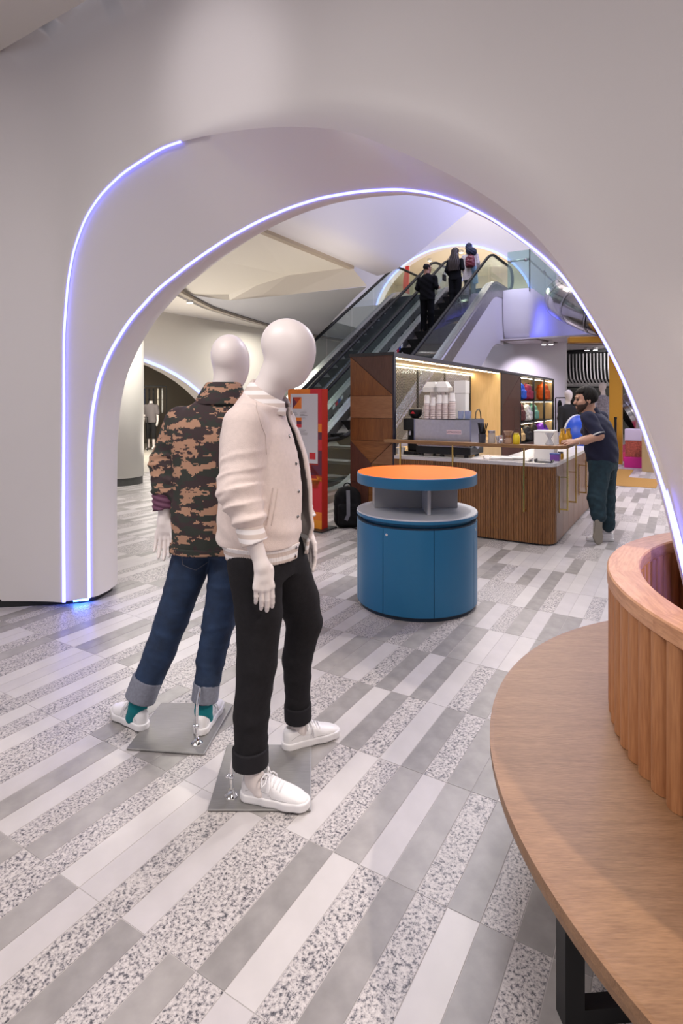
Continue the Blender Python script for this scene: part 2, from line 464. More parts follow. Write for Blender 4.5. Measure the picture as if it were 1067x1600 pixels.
# ------------------------------------------------------------------ floor
TW, TL = .102949, .54069
TV0, TU0 = -1.9629, 1.1185
floor = struct(MB().box(-20, 16, -4, 34, -.2, -.0012).build('floor', M_GROUT, rot=GA))
PAT = {-1: (-1, 'GSSGLSGSGSLSS'), 0: (-4, 'LGLSGSLLSLSSGLSGSLGSG'), 1: (4, 'LGSLSGLGSGSG'), 2: (3, 'SGLGSLGSGGL'), 3: (2, 'GLSGLGLSGS')}
rt = random.Random(11)
kind_of = {}
def tile_kind(i, r):
    if (i, r) in kind_of: return kind_of[(i, r)]
    k = None
    if r in PAT and 0 <= i - PAT[r][0] < len(PAT[r][1]): k = PAT[r][1][i - PAT[r][0]]
    else: k = rt.choice('LLGSGSL')
    k += '0' if k == 'S' else rt.choice('01')
    kind_of[(i, r)] = k
    return k
def in_view(X, Y):
    if Y < .7: return False
    x = 533.5 + 889 * X / Y; y = 627 + 889 * 1.55 / Y
    return -90 < x < 1160 and y < 1720
tiles = []
for r in range(-3, 29):
    for i in range(-86, 86):
        v = TV0 + (i + .5) * TW; u = TU0 + (r + .5) * TL
        X, Y, _ = W(v, u)
        if Y < .3 or Y > 17 or v < -9.9 or u > 16: continue
        tiles.append((Y if in_view(X, Y) else Y + 100, i, r, v, u))
tiles.sort()
g = .0015
def tile_mesh():
    a, b = TW / 2 - g, TL / 2 - g
    return MB().add([(-a, -b, 0), (a, -b, 0), (a, b, 0), (-a, b, 0), (-a, -b, -.002), (a, -b, -.002), (a, b, -.002), (-a, b, -.002)],
                    [(0, 1, 2, 3), (0, 4, 5, 1), (1, 5, 6, 2), (2, 6, 7, 3), (3, 7, 4, 0)])
TM = {}
for k, m in M_TILE.items():
    TM[k] = tile_mesh().mesh('tile'); TM[k].materials.append(m)
for n, (d, i, r, v, u) in enumerate(tiles[:300]):
    o = bpy.data.objects.new('tile', TM[tile_kind(i, r)]); COL.objects.link(o); o.parent = floor; o.location = (v, u, 0)
far = MB(); keys = list(M_TILE)
for (d, i, r, v, u) in tiles[300:]:
    far.m = keys.index(tile_kind(i, r)); a, b = TW / 2 - g, TL / 2 - g
    far.add([(v - a, u - b, 0), (v + a, u - b, 0), (v + a, u + b, 0), (v - a, u + b, 0)], [(0, 1, 2, 3)])
stuff(far.build('tile_field', [M_TILE[k] for k in keys], floor))
# mustard carpet laid on the hall floor, far right
MB().box(-1.6, -.45, 11.55, 12.9, 0.001, .008).build('carpet', mat('mustard_carpet', (.36, .19, .04), .9, bump=.2), floor)
MB().box(-1.6, -1.0, 12.9, 14.4, 0.001, .008).build('carpet', MATS['mustard_carpet'], floor)
MB().box(-20, -10.02, -2, 24, 0.0, .004).build('shop_floor', mat('shop_floor', (.46, .43, .38), .4, var=.1, vscale=3), floor)

# ------------------------------------------------------------------ arch wall
CF = [(-3.974, 0.048), (-3.982, 0.724), (-3.974, 1.44), (-3.974, 2.06), (-3.926, 2.436), (-3.857, 2.664), (-3.72, 2.876), (-3.539, 3.017), (-3.298, 3.12), (-2.918, 3.199), (-2.574, 3.198), (-2.213, 3.163), (-1.933, 3.114), (-1.676, 3.046), (-1.517, 2.985), (-1.243, 2.828), (-0.994, 2.669), (-0.767, 2.49), (-0.614, 2.343), (-0.48, 2.165), (-0.331, 1.897), (-0.266, 1.774), (-0.214, 1.653), (-0.166, 1.535), (-0.134, 1.454), (-0.097, 1.339), (-0.053, 1.195), (-0.004, 0.958), (.10, .45), (.17, .05)]
CB = [(-3.899, 0.048, 2.71), (-3.907, 0.705, 2.71), (-3.913, 1.193, 2.72), (-3.903, 1.486, 2.74), (-3.853, 1.731, 2.76), (-3.755, 1.95, 2.8), (-3.612, 2.165, 2.85), (-3.353, 2.389, 2.9), (-3.042, 2.564, 2.95), (-2.78, 2.695, 3.0), (-2.524, 2.789, 3.04), (-2.274, 2.851, 3.07), (-2.038, 2.884, 3.1), (-1.751, 2.871, 3.1), (-1.485, 2.835, 3.1), (-1.28, 2.773, 3.1), (-1.079, 2.671, 3.08), (-0.89, 2.541, 3.05), (-0.709, 2.382, 3.0), (-0.573, 2.245, 2.95), (-0.487, 2.137, 2.9), (-0.35, 1.904, 2.8), (-0.279, 1.772, 2.75), (-0.221, 1.641, 2.72), (-0.173, 1.515, 2.7), (-0.134, 1.399, 2.68), (-0.108, 1.318, 2.67), (-0.067, 1.178, 2.66), (-0.011, 0.923, 2.65), (.09, .45, 2.65), (.16, .05, 2.65)]
def resample(pts, n):
    p = np.array(pts, float)
    s = np.r_[0, np.cumsum(np.hypot(np.diff(p[:, 0]), np.diff(p[:, 1])))]
    t = np.linspace(0, s[-1], n); q = np.stack([np.interp(t, s, p[:, k]) for k in range(p.shape[1])], 1)
    for _ in range(2):
        q[1:-1] = .25 * q[:-2] + .5 * q[1:-1] + .25 * q[2:]
    return q
NA = 150
cf = resample(CF, NA); cb = resample(CB, NA)
def outn(p):
    c = np.array((-1.9, min(p[1], 1.15))); d = np.array(p[:2]) - c
    return d / np.hypot(*d)
def face_u(v, z, s):
    u = 2.55
    e = max(0.0, -(v + 3.98)); u -= .62 * e * e / (e + .10)
    e = max(0.0, z - 3.2); u -= .22 * e * e / (e + .3)
    e = max(0.0, v - .9); u -= .25 * e
    return max(u, 1.6)
OFF = [0, .006, .02, .045, .08, .14, .24, .4, .6, .85, 1.15, 1.5, 1.9, 2.4, 3.0]
sheet = MB(); rows = []
for k in range(NA):
    t = k / (NA - 1); n = outn(cf[k]); rr = .02 + .10 * max(0, min(1, (t - .45) / .2))   # the right flank turns more softly
    row = []
    for s in OFF:
        p = cf[k] + n * s
        v, z = p; z = min(z, 4.25)
        if z < 1.2: v = min(v, 1.25)
        u = face_u(v, z, s)
        q = max(0.0, 1 - s / (rr * 1.6)); u += rr * q * q
        row.append((v, u, z))
    rows.append(row)
sheet.grid(rows)
arch = struct(sheet.build('wall_front', M_WALL, rot=GA, smooth=True))
band = MB(); rows = []
for k in range(NA):
    t = k / (NA - 1); n = outn(cf[k]); rr = .02 + .10 * max(0, min(1, (t - .45) / .2))
    a = np.array((cf[k][0], 2.55 + rr, cf[k][1])); b = np.array((cb[k][0], cb[k][2], cb[k][1]))
    if t < .47: a = a + np.array((n[0] * .006, .012, n[1] * .006))
    rows.append([tuple(a + (b - a) * q) for q in (0, .1, .3, .5, .7, .9, 1.0)])
band.grid(rows)
stuff_band = band.build('arch_band', M_WALL, arch, smooth=True)
ret = MB(); rows = []
for k in range(NA):
    t = k / (NA - 1); n = outn(cb[k]); v, z, u = cb[k]
    ins = .012 + .012 * max(0, min(1, (t - .75) / .1))
    P0 = []
    for ds, du in ((0.012, .018), (-ins, .045), (-ins, .09), (.02, .2), (.10, .34), (.2, .42), (.5, .46), (1.2, .46), (2.6, .46)):
        zz = z + n[1] * ds
        P0.append((min(v + n[0] * ds, 1.25 if z < 1.2 else 9), u + du, min(zz, 4.6)))
    rows.append(P0)
ret.grid(rows)
ret.build('arch_return', M_WALL, arch, smooth=True)
# recessed light lines in the grooves of the arch
def ribbon(pts, r): return MB().tube(pts, r, seg=8)
k1 = int(NA * .455)
ribbon([(cf[k][0] + outn(cf[k])[0] * .002, 2.567, cf[k][1] + outn(cf[k])[1] * .002) for k in range(0, k1)],
       [.0125 - .005 * min(1, k / 45) for k in range(k1)]).build('led_strip', M_LED, arch, smooth=True)
ribbon([(cb[k][0], cb[k][2] + .012, cb[k][1]) for k in range(NA)], .0125).build('led_strip', M_LED, arch, smooth=True)
ribbon([(-4.0, 2.66, .03), (-3.93, 2.74, .03)], .012).build('led_strip', M_LEDB, arch, smooth=True)
# dark recessed plinths under both legs
pl = [(-3.93, 2.80), (-4.02, 3.02), (-4.2, 3.1), (-7, 3.1), (-7, 1.2), (-5.2, 1.55), (-4.55, 2.22), (-4.3, 2.42), (-4.07, 2.62), (-3.97, 2.70)]
MB().prism(pl[::-1], 0, .06).build('plinth', M_DARK, arch)
MB().prism([(.28, 2.66), (1.1, 2.66), (1.1, 3.0), (.28, 3.0)], 0, .06).build('plinth', M_DARK, arch)

# ceilings of the front room
ceil = struct(MB().box(-9, 7, -5, 2.24, 4.08, 4.2).build('ceiling', M_WALL2, rot=GA))

# ------------------------------------------------------------------ hall, left side
def gwall(name, m, *boxes, **kw):
    b = MB()
    for q in boxes: b.box(*q)
    return struct(b.build(name, m, rot=GA, **kw))
# curved-arch opening in the left wall, plane v = -10
def arch_wall(name, m, plane, c, half, hgt, zt, a0, a1, axis, depth, seg=28, z0=0.0, pw=2.0):
    """wall slab with a half-elliptic opening; axis 'u': wall runs along u at v=plane"""
    pts = []
    for k in range(seg + 1):
        th = math.pi * k / seg
        cx, sx = math.cos(th), math.sin(th)
        pts.append((c - half * math.copysign(abs(cx) ** (2 / pw), cx), z0 + hgt * abs(sx) ** (2 / pw)))
    b = MB(); f = (lambda a, z, d: (d, a, z)) if axis == 'u' else (lambda a, z, d: (a, d, z))
    for d0 in (plane, plane + depth):
        prev = None
        top = [(a0, z0)] + pts + [(a1, z0)]
        outer = [(a0, z0)] + [(a0 + (a1 - a0) * k / seg, zt) for k in range(seg + 1)] + [(a1, z0)]
        b.grid([[f(a, z, d0) for a, z in top], [f(a, z, d0) for a, z in outer]])
    b.grid([[f(a, z, plane) for a, z in pts], [f(a, z, plane + depth) for a, z in pts]])
    o = struct(b.build(name, m, rot=GA))
    led = MB().tube([f(a + (-.03 if a < c else .03) * 0, z - .02, plane + (.12 if depth > 0 else -.12) * 0 + .06 * (1 if depth < 0 else -1)) for a, z in pts], .035, seg=6)
    led.build('led_strip', M_LEDFAR, o)
    return o
arch_wall('wall_left', M_WALL2, -10.0, 7.0, 4.0, 2.58, 3.6, -1.0, 24.0, 'u', -.35)
# shop room beyond the left wall
gwall('wall_back', mat('taupe_wall', (.24, .21, .18), .7), (-17.2, -17.0, -1, 24, 0, 3.2))
gwall('wall_left', MATS['taupe_wall'], (-17, -10.4, 18.0, 18.2, 0, 3.2))
gwall('wall_left', MATS['taupe_wall'], (-17, -10.4, 2.0, 2.2, 0, 3.2))
struct(MB().box(-17.2, -10.3, -1, 24, 3.0, 3.2).build('ceiling', M_WALL2, rot=GA))
gwall('trim_1', M_WALL2, (-15.9, -15.3, 9.2, 9.8, 0, 3.0))
# round column with a dark plinth
c = MB().lathe([(.47, .14), (.47, 3.6)], seg=48).build('trim_2', mat('column_paint', (.72, .70, .66), .45), loc=(-4.23, 10.75, 0), smooth=True)
struct(c)
MB().lathe([(.455, 0), (.455, .15)], seg=48).build('plinth', mat('plinth_grey', (.05, .05, .048), .4), c, smooth=False)
# lower ceiling, with the curved edge carrying the track lights (world coordinates)
edge = [(-3.25, 8.2), (-3.22, 9.1), (-3.17, 9.93), (-3.13, 10.84), (-2.99, 12.18), (-2.63, 13.47), (-2.2, 14.8), (-1.81, 15.9), (-.9, 17.6), (.6, 20)]
Z1 = 3.55
b = MB()
outer = [(-9.5, 7), (-10, 9), (-10, 10.2), (-10, 11.5), (-9.5, 13), (-9, 15), (-7.5, 17), (-6, 19), (-4, 22), (-2, 26)]
b.grid([[(x, y, Z1) for x, y in edge], [(x, y, Z1) for x, y in outer]])
b.grid([[(x, y, Z1) for x, y in edge], [(x + .06, y, Z1 + .16) for x, y in edge]])
c2 = struct(b.build('ceiling', M_WALL2))
def offs(k): return [(x + k, y) for x, y in edge]
MB().bar([(x + .10, y, Z1 + .06) for x, y in edge], .07, .05).build('track_slot', mat('slot_dark', (.06, .055, .05), .6), c2)
MB().bar([(x + .20, y, Z1 - .005) for x, y in edge], .10, .05).build('slot_lip', mat('taupe_lip', (.36, .31, .25), .6), c2)
# ceiling inside the ring, then the folded soffits towards the void
fold = [(-2.95, 10.86, 3.585), (-2.25, 11.45, 3.58), (-1.6, 11.15, 3.58), (-1.02, 10.85, 3.58), (.45, 10.1, 3.60)]
top = [(-2.95, 10.82, 3.60), (-2.24, 11.32, 3.68), (-1.6, 11.03, 3.82), (-1.0, 10.75, 3.93), (.18, 10.1, 3.93)]
b = MB(); b.grid([fold, top]); struct(b.build('trim_3', M_WALL2))
b = MB()
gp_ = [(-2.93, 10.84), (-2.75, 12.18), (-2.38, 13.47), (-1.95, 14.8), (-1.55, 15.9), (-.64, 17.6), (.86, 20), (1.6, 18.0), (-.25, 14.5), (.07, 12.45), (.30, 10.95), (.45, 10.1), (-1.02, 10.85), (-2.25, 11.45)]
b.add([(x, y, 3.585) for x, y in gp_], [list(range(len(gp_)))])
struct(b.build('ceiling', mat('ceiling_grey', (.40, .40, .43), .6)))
b = MB()
b.add([(-3.55, 9.0, 3.60), (-2.95, 10.82, 3.60), (-2.24, 11.32, 3.68), (-1.6, 11.03, 3.82), (-1.0, 10.75, 3.93), (.18, 10.1, 3.93), (-1.28, 7.64, 3.93), (-2.6, 5.4, 3.93), (-4.2, 6.4, 3.75)], [(0, 1, 2, 3, 4, 5, 6, 7, 8)])
struct(b.build('ceiling', M_WALL2))
MB().bar([(-2.6, 5.42, 3.93), (-1.28, 7.66, 3.93), (.18, 10.12, 3.93)], .10, .06).build('edge_strip', mat('beige_strip', (.42, .35, .28), .6), c2)
# tall flank of the escalator void: rolled lower edge, then rising
rows = []
for u in np.linspace(3.2, 14.2, 34):
    zt = 4.67 + .585 * (u - 10.9) if u > 10.2 else 8.5
    e0 = max(0, u - 8.75); zb = 3.95 - .0 * e0
    row = []
    ztop = max(zb + .1, 9.0)
    for k in range(9):
        th = R(90 * k / 8); row.append((-5.05 + .0 + .55 * (1 - math.cos(th)) * 0 + .35 * math.sin(th), u, zb + .35 * (1 - math.cos(th))))
    row += [(-4.66, u, zb + .7), (-4.6, u, zb + 1.4), (-4.5, u, zb + 2.6), (-4.4, u, zb + 5)]
    rows.append(row)
V_FLANK = rows
b = MB(); b.grid(rows)
me = b.mesh('wall_left')
bm = bmesh.new(); bm.from_mesh(me)      # cut along the sloping line above the moving stairs
bmesh.ops.bisect_plane(bm, geom=bm.verts[:] + bm.edges[:] + bm.faces[:], plane_co=(-4.7, 10.9, 4.67), plane_no=Vector((0, .585, -1)).normalized(), clear_outer=True)
bm.to_mesh(me); bm.free()
fl = struct(link('wall_left', me, M_WALLB, rot=GA, smooth=True))
# ------------------------------------------------------------------ moving stairs
M_RUB = mat('handrail_rubber', (.005, .005, .005), .55, spec=.12)
M_GLS = glass('clear_glass', (.88, .94, .91), .035)
M_GLG = glass('green_glass', (.74, .87, .84), .18)
M_STEP = mat('step_metal', (.022, .023, .025), .5, .4)
M_DECK = mat('deck_steel', (.40, .38, .37), .42, 1.0, var=.1, vscale=14)
def zh(u): return min(max(2.516 + .602 * (u - 10.68), .95), 5.78)
def zn(u): return zh(u) - .95
def us(a, b, n=24):
    # extra samples round the bends so that they look rounded
    k = sorted(set(list(np.linspace(a, b, n)) + [x for x in (7.75, 7.95, 8.1, 8.3, 8.5, 15.7, 15.95, 16.1, 16.3, 16.55) if a < x < b]))
    return k
def zsm(u, f=zh): return sum(f(u + d) for d in (-.35, -.2, -.07, .07, .2, .35)) / 6
UB, UT = 7.05, 18.1
def balustrade(esc, v, outer):
    pts = []
    for k in range(9):            # lower newel
        th = R(-90 + 180 * k / 8 ) ; pts.append((v, UB - .34 * math.cos(th), .95 - .34 + .34 * math.sin(th)))
    pts += [(v, u, zsm(u)) for u in us(UB + .15, UT - .15, 40)]
    for k in range(9):
        th = R(90 - 180 * k / 8); pts.append((v, UT + .34 * math.cos(th), 5.78 - .34 + .34 * math.sin(th)))
    MB().tube(pts, .047, seg=10, flat=.75).build('handrail', M_RUB, esc, smooth=True)
    # glass panes between joints
    joints = [UB - .25] + list(np.linspace(8.3, 15.9, 7)) + [17.0, UT + .25]
    for a, b in zip(joints[:-1], joints[1:]):
        q = us(a + .008, b - .008, 5)
        p = MB()
        rows = [[(v + s, u, zsm(u) - (.03 if UB < u < UT else .12)) for u in q] for s in (-.006, .006)]
        low = [[(v + s, u, zsm(u) - .76) for u in q] for s in (-.006, .006)]
        p.grid([low[0], rows[0], rows[1], low[1], low[0]])
        p.build('glass_pane', M_GLS, esc)
    q = us(UB - .3, UT + .3, 30)
    # decking beside the steps and the outer cladding
    d = MB()
    prof = lambda u: [(v - .10, zsm(u) - .98), (v - .10, zsm(u) - .77), (v + .10, zsm(u) - .77), (v + .10, zsm(u) - .98)]
    d.grid([[(a, u, z) for a, z in prof(u)] for u in q]); d.build('deck', M_DECK, esc, angle=40)
def escalator(v0, v1, label, clad):
    esc = thing('escalator', label, 'escalator', (0, 0, 0), GA, 'escalators in the void')
    for v in (v0, v1): balustrade(esc, v, 0)
    # steps, each a block with a ribbed riser
    sm = MB(); w = (v1 - v0) / 2 - .11
    sm.prism([(-.2, 0), (.2, 0), (.2, -.24), (.14, -.24)], -w, w, lambda a, b, z: (z, a, b))
    for k in range(5): sm.box(-w + .05, w - .05, -.19 + k * .08, -.17 + k * .08, 0, .008)
    me = sm.mesh('step'); me.materials.append(M_STEP)
    u = 7.6
    while u < 16.8:
        o = bpy.data.objects.new('step', me); COL.objects.link(o); o.parent = esc; o.location = ((v0 + v1) / 2, u, zsm(u, zn)); u += .40
    for a, b, z in ((6.6, 7.4, 0.012), (17.0, 18.6, 4.84)):
        MB().box(v0 + .1, v1 - .1, a, b, z - .06, z).build('landing_plate', M_DECK, esc)
    q = us(7.6, 17.2, 26)
    un = MB(); un.grid([[(v0 + .02, u, max(zsm(u) - 2.55, .0)), (v1 - .02, u, max(zsm(u) - 2.55, 0))] for u in q]); un.build('underside', M_WALLB, esc)
    for v in clad:
        s = 1 if v == v1 else -1
        cl = MB(); cl.grid([[(v + s * .10, u, zsm(u) - .80), (v + s * .125, u, zsm(u) - .84), (v + s * .125, u, max(zsm(u) - 1.2, 0))] for u in us(UB - .2, 17.0, 26)])
        cl.build('outer_cladding', M_DECK, esc)
        sd = MB(); sd.grid([[(v + s * .11, u, max(zsm(u) - 1.18, 0)), (v + s * .11, u, max(zsm(u) - 2.56, 0))] for u in us(7.6, 17.0, 26)])
        sd.build('side_panel', M_WALLB, esc)
    # small safety notice on the deck
    return esc
esc_left = escalator(-7.75, -6.5, 'glass-sided escalator on the left, with nobody on it', (-7.75,))
esc_right = escalator(-6.05, -4.75, 'glass-sided escalator on the right, carrying three people up', (-4.75,))
M_WHT = mat('white_print', (.8, .8, .8), .5); M_RED = mat('red_print', (.6, .02, .03), .5); M_BLU = mat('blue_print', (.03, .08, .4), .5); M_BLK = mat('black_print', (.01, .01, .01), .5)
for esc, v, u0 in ((esc_left, -6.385, 10.2), (esc_right, -5.945, 12.3)):
    b = MB()
    for k in range(4):
        b.m = (0, 1, 2, 0)[k]; a = u0 + k * .11
        b.prism([(a, zsm(a) - .86), (a + .095, zsm(a + .095) - .86), (a + .095, zsm(a + .095) - .79), (a, zsm(a) - .79)], v, v + .004, lambda p, q, d: (d, p, q))
    stuff(b.build('notice_sticker', [M_WHT, M_RED, M_BLU], esc))

# ------------------------------------------------------------------ upper floor
ZU = 4.83
b = MB()
b.box(-13, -4.62, 18.45, 32, 3.4, ZU)
b.box(-13, -7.95, 17.2, 18.45, 3.4, ZU)
struct(b.build('floor', mat('upper_floor', (.55, .5, .45), .4), rot=GA))
# sculpted edge of the upper floor: front face, then facets running back
rows = []
foot = [(-4.62, 16.9), (-4.2, 16.85), (-3.9, 16.9), (-3.8, 17.05), (-3.8, 19), (-3.78, 21.0), (-3.3, 21.7), (-2.0, 22.6), (2, 25)]
for v, u in foot:
    row = []
    for k, (dz, ds) in enumerate(((0, 0), (-.03, .02), (-.4, .05), (-.9, .02), (-1.2, -.03), (-1.36, -.12), (-1.44, -.28), (-1.46, -.6))):
        du = 0; dv = 0
        if u < 17: du = -ds
        else: dv = ds
        row.append((v + dv, u + du, ZU + dz))
    rows.append(row)
b = MB(); b.grid(rows)
b.grid([[(v, u, ZU) for v, u in foot], [(-4.62, 25, ZU)] * len(foot)])
struct(b.build('trim_4', M_WALLB, rot=GA, angle=50))
struct(MB().box(-4.62, 9, 16.6, 34, 3.32, 3.36).build('ceiling', mat('soffit', (.66, .62, .64), .5), rot=GA))
struct(MB().box(-14, -4.64, 18.3, 30, 3.36, 3.40).build('ceiling', MATS['soffit'], rot=GA))
MB().bar([(-4.62, 16.7, 3.31), (-3.6, 16.65, 3.31), (-3.3, 18.2, 3.31), (-2.2, 19.4, 3.31), (5, 23, 3.31)], .10, .02).build('shadow_gap', mat('gap_brown', (.22, .17, .15), .7), bpy.data.objects['trim_4'], )
# white wall under the upper floor
struct(MB().box(-8.2, -3.08, 18.0, 18.3, 0, 3.36).build('wall_right', M_WALLB, rot=GA))
struct(MB().box(-8.2, -8.0, 18.3, 31, 0, 3.36).build('wall_right', M_WALLB, rot=GA))
# upper wall with its own lit arch
arch_wall('wall_back', M_WALLB, 20.6, -7.7, 3.15, 2.62, 11.5, -16, 6, 'v', .4, z0=ZU)
struct(MB().box(-14, 0, 27, 27.2, ZU, 8.4).build('wall_back', mat('warm_wall', (.80, .73, .60), .6), rot=GA))
struct(MB().box(-14, 0, 21, 27, 7.6, 7.8).build('ceiling', MATS['warm_wall'], rot=GA))
gwall('wall_left', MATS['warm_wall'], (-13.2, -13, 21, 27, ZU, 7.6))
gwall('wall_right', MATS['warm_wall'], (-1.2, -1, 21, 27, ZU, 7.6))
struct(MB().box(-14, 6, -1, 24, 11.4, 11.6).build('ceiling', M_WALLB, rot=GA))
# red column-like sign at the head of the left moving stair
sg = thing('sign_post', 'tall red panel standing at the head of the left escalator', 'sign', W(-8.15, 17.75, ZU), GA)
MB().prism([(-.11, 0), (.11, 0), (.11, 1.32), (-.02, 1.32), (-.11, .85)], -.03, .03, lambda a, b, z: (a, z, b)).build('panel', mat('sign_red', (.75, .035, .02), .45), sg, bevel=.006)
MB().box(-.13, .13, -.06, .06, 0, .02).build('base', M_DECK, sg)
# glass guard on the upper edge
gd = thing('glass_guard', 'green tinted glass guard with steel handrail on the upper floor edge', 'guardrail', (0, 0, 0), GA)
def pane(a, b, z0=ZU - .05, z1=ZU + 1.12):
    d = (Vector((b[0], b[1], 0)) - Vector((a[0], a[1], 0))).normalized(); n = Vector((-d.y, d.x, 0)) * .008
    p = MB(); A, B = Vector((*a, 0)), Vector((*b, 0))
    vs = [A + n, B + n, B - n, A - n]
    p.prism([(q.x, q.y) for q in vs], z0, z1).build('glass_pane', M_GLG, gd)
pl_ = [(-4.5, 16.93), (-3.86, 16.93), (-3.84, 18.9), (-3.82, 20.9), (-2.1, 22.4)]
for a, b_ in zip(pl_[:-1], pl_[1:]): pane(a, b_)
MB().box(-3.875, -3.85, 16.9, 16.93, ZU - .1, ZU + 1.13).build('edge_post', M_DARK, gd)
MB().tube([(-4.5, 17.0, ZU + .86), (-3.92, 17.0, ZU + .86), (-3.92, 20.9, ZU + .86), (-2.2, 22.4, ZU + .86)], .03, 8).build('handrail', M_STEEL, gd, smooth=True)
for v, u in ((-4.45, 16.96), (-3.98, 16.96), (-3.88, 18.8), (-3.88, 19.0), (-3.86, 20.6)):
    MB().sphere((v, u, ZU + .84), .055, 10, 8).build('bracket', M_DECK, gd, smooth=True)
# ------------------------------------------------------------------ far right: dark store with white baffles
struct(MB().box(-8.2, 12, 31, 31.2, 0, 3.4).build('wall_back', mat('dark_wall', (.035, .033, .036), .6), rot=GA))
struct(MB().box(9, 9.2, 6, 31, 0, 3.4).build('wall_right', mat('mint_wall', (.45, .56, .50), .6), rot=GA))
struct(MB().box(-8.0, 9, 20.9, 31, 3.22, 3.3).build('ceiling', M_DARK, rot=GA))
struct(MB().box(-8.0, 9, 29.6, 29.7, 0, 2.2).build('wall_back', mat('store_panel', (.24, .24, .22), .6), rot=GA))
bf = thing('ceiling_baffles', 'row of white ceiling baffles bent down over the dark store', 'baffles', W(-4.6, 21.2, 3.2), GA)
bm_ = MB(); bm_.bar([(0, 0, 0), (0, .04, -.55), (0, .25, -.86), (0, .9, -1.02), (0, 7, -.95)], .034, .05, up=(0, 1, .4))
me = bm_.mesh('baffle'); me.materials.append(mat('baffle_white', (.85, .83, .83), .5))
for k in range(64):
    o = bpy.data.objects.new('baffle', me); COL.objects.link(o); o.parent = bf; o.location = (k * .112, 0, 0)
# ------------------------------------------------------------------ lamps you can see
def downlight(x, y, z, label, r=.05, grp='ceiling spotlights', power=0):
    t = thing('ceiling_spotlight', label, 'spotlight', (x, y, z), 0, grp)
    MB().lathe([(r * .95, -.10), (r, -.02), (r * .8, 0)], seg=14).build('lamp_housing', mat('lamp_white', (.75, .75, .75), .4), t, smooth=False)
    MB().lathe([(0, -.098), (r * .8, -.104), (r * .82, -.10)], seg=14, cap=False).build('lens', M_SPOT, t)
    return t
for i, k in enumerate((2.35, 3.25)):
    a = int(k); f_ = k - a
    x = edge[a][0] * (1 - f_) + edge[a + 1][0] * f_ + .12; y = edge[a][1] * (1 - f_) + edge[a + 1][1] * f_
    downlight(x, y, Z1 + .03, ('left one of the two spotlights close together on the curved ceiling track', 'right one of the two spotlights close together on the curved ceiling track')[i], .07, 'track spotlights')
downlight(edge[7][0] + .06, edge[7][1], Z1 + .03, 'spotlight far along the curved ceiling track, behind the mannequin heads', .08, 'track spotlights')
downlight(*W(-3.55, 17.3, 3.30), 'left one of two ceiling spotlights over the white wall', .07)
downlight(*W(-3.35, 17.3, 3.30), 'right one of two ceiling spotlights over the white wall', .07)
downlight(*W(-2.75, 20.0, 3.30), 'left one of two ceiling spotlights before the white baffles', .08)
downlight(*W(-2.5, 20.0, 3.30), 'right one of two ceiling spotlights before the white baffles', .08)
downlight(*W(-6.2, 20.3, 9.6), 'single spotlight high on the upper white wall', .1)
for i, (v, u) in enumerate(((-9.3, 22.6), (-7.7, 22.0), (-6.4, 23.4))):
    downlight(*W(v, u, 7.6), ('left', 'middle', 'right')[i] + ' ceiling lamp inside the warm upper arch', .09)
downlight(*W(-1.6, 26, 2.7), 'left lamp hanging among the white baffles', .09)
downlight(*W(-.6, 27, 2.6), 'right lamp hanging among the white baffles', .09)
downlight(*W(-13.2, 11.0, 3.0), 'ceiling lamp in the clothes shop behind the round column', .09)
# ------------------------------------------------------------------ curved bench in the foreground
OAK1, OAK2 = (.46, .155, .048), (.80, .345, .125)
M_OAK = wood('oak_veneer', OAK1, OAK2, 'x', 24, .5, .8, stretch=.025, lo=.40, hi=.60, spec=.2)
M_OAKV = wood('oak_slats', (.36, .145, .055), (.54, .25, .105), 'z', 14, .5, 1.2, per_object=.12)
M_OAKR = wood('oak_rim', (.44, .20, .10), (.66, .35, .19), 'y', 14, .42, 1.0)
bench = thing('curved_bench', 'round oak bench with a fluted slatted back, wrapped about the right arch leg', 'bench', (1.9, 1.6, 0), 0)
SCX, SCY, SR = -.03, -.07, 1.423          # seat circle, relative to the bench
BX, BY, BR = .02, .04, 1.0                # back circle
NS = 15; sect = 360 / NS
sm = MB(); n = 10
inner = [(.94 * math.cos(R(-sect / 2 + sect * k / n)), .94 * math.sin(R(-sect / 2 + sect * k / n))) for k in range(n + 1)]
outer = [(SR * math.cos(R(-sect / 2 + sect * k / n)), SR * math.sin(R(-sect / 2 + sect * k / n))) for k in range(n + 1)]
sm.prism(outer + inner[::-1], .428, .45)
sme = sm.mesh('seat_panel'); sme.materials.append(M_OAK)
for k in range(NS):
    o = bpy.data.objects.new('seat_panel', sme); COL.objects.link(o); o.parent = bench; o.location = (SCX, SCY, 0); o.rotation_euler = (0, 0, R(sect * (k + .35)))
MB().lathe([(SR - .004, .405), (SR + .001, .428), (SR + .001, .452), (SR - .012, .4505)], (SCX, SCY), 160).build('seat_edge', wood('oak_edge', (.20, .10, .045), (.33, .18, .09), 'x', 30, .5), bench, smooth=False)
sl = MB(); pr = []
for k in range(9):
    a = R(180 - 180 * k / 8); pr.append((.0335 * math.cos(a), -.027 * math.sin(a)))
sl.prism(pr + [(.034, .012), (-.034, .012)], .452, .905)
slm = sl.mesh('back_slat'); slm.materials.append(M_OAKV); slm.polygons.foreach_set('use_smooth', [True] * len(slm.polygons)); slm.set_sharp_from_angle(angle=R(50))
NSL = 91
for k in range(NSL):
    a = 2 * math.pi * k / NSL
    o = bpy.data.objects.new('back_slat', slm); COL.objects.link(o); o.parent = bench
    o.location = (BX + 1.016 * math.cos(a), BY + 1.016 * math.sin(a), 0); o.rotation_euler = (0, 0, a + math.pi / 2)
sl = MB(); sl.prism(pr + [(.034, .012), (-.034, .012)], .30, .905)
slm2 = slm.copy()
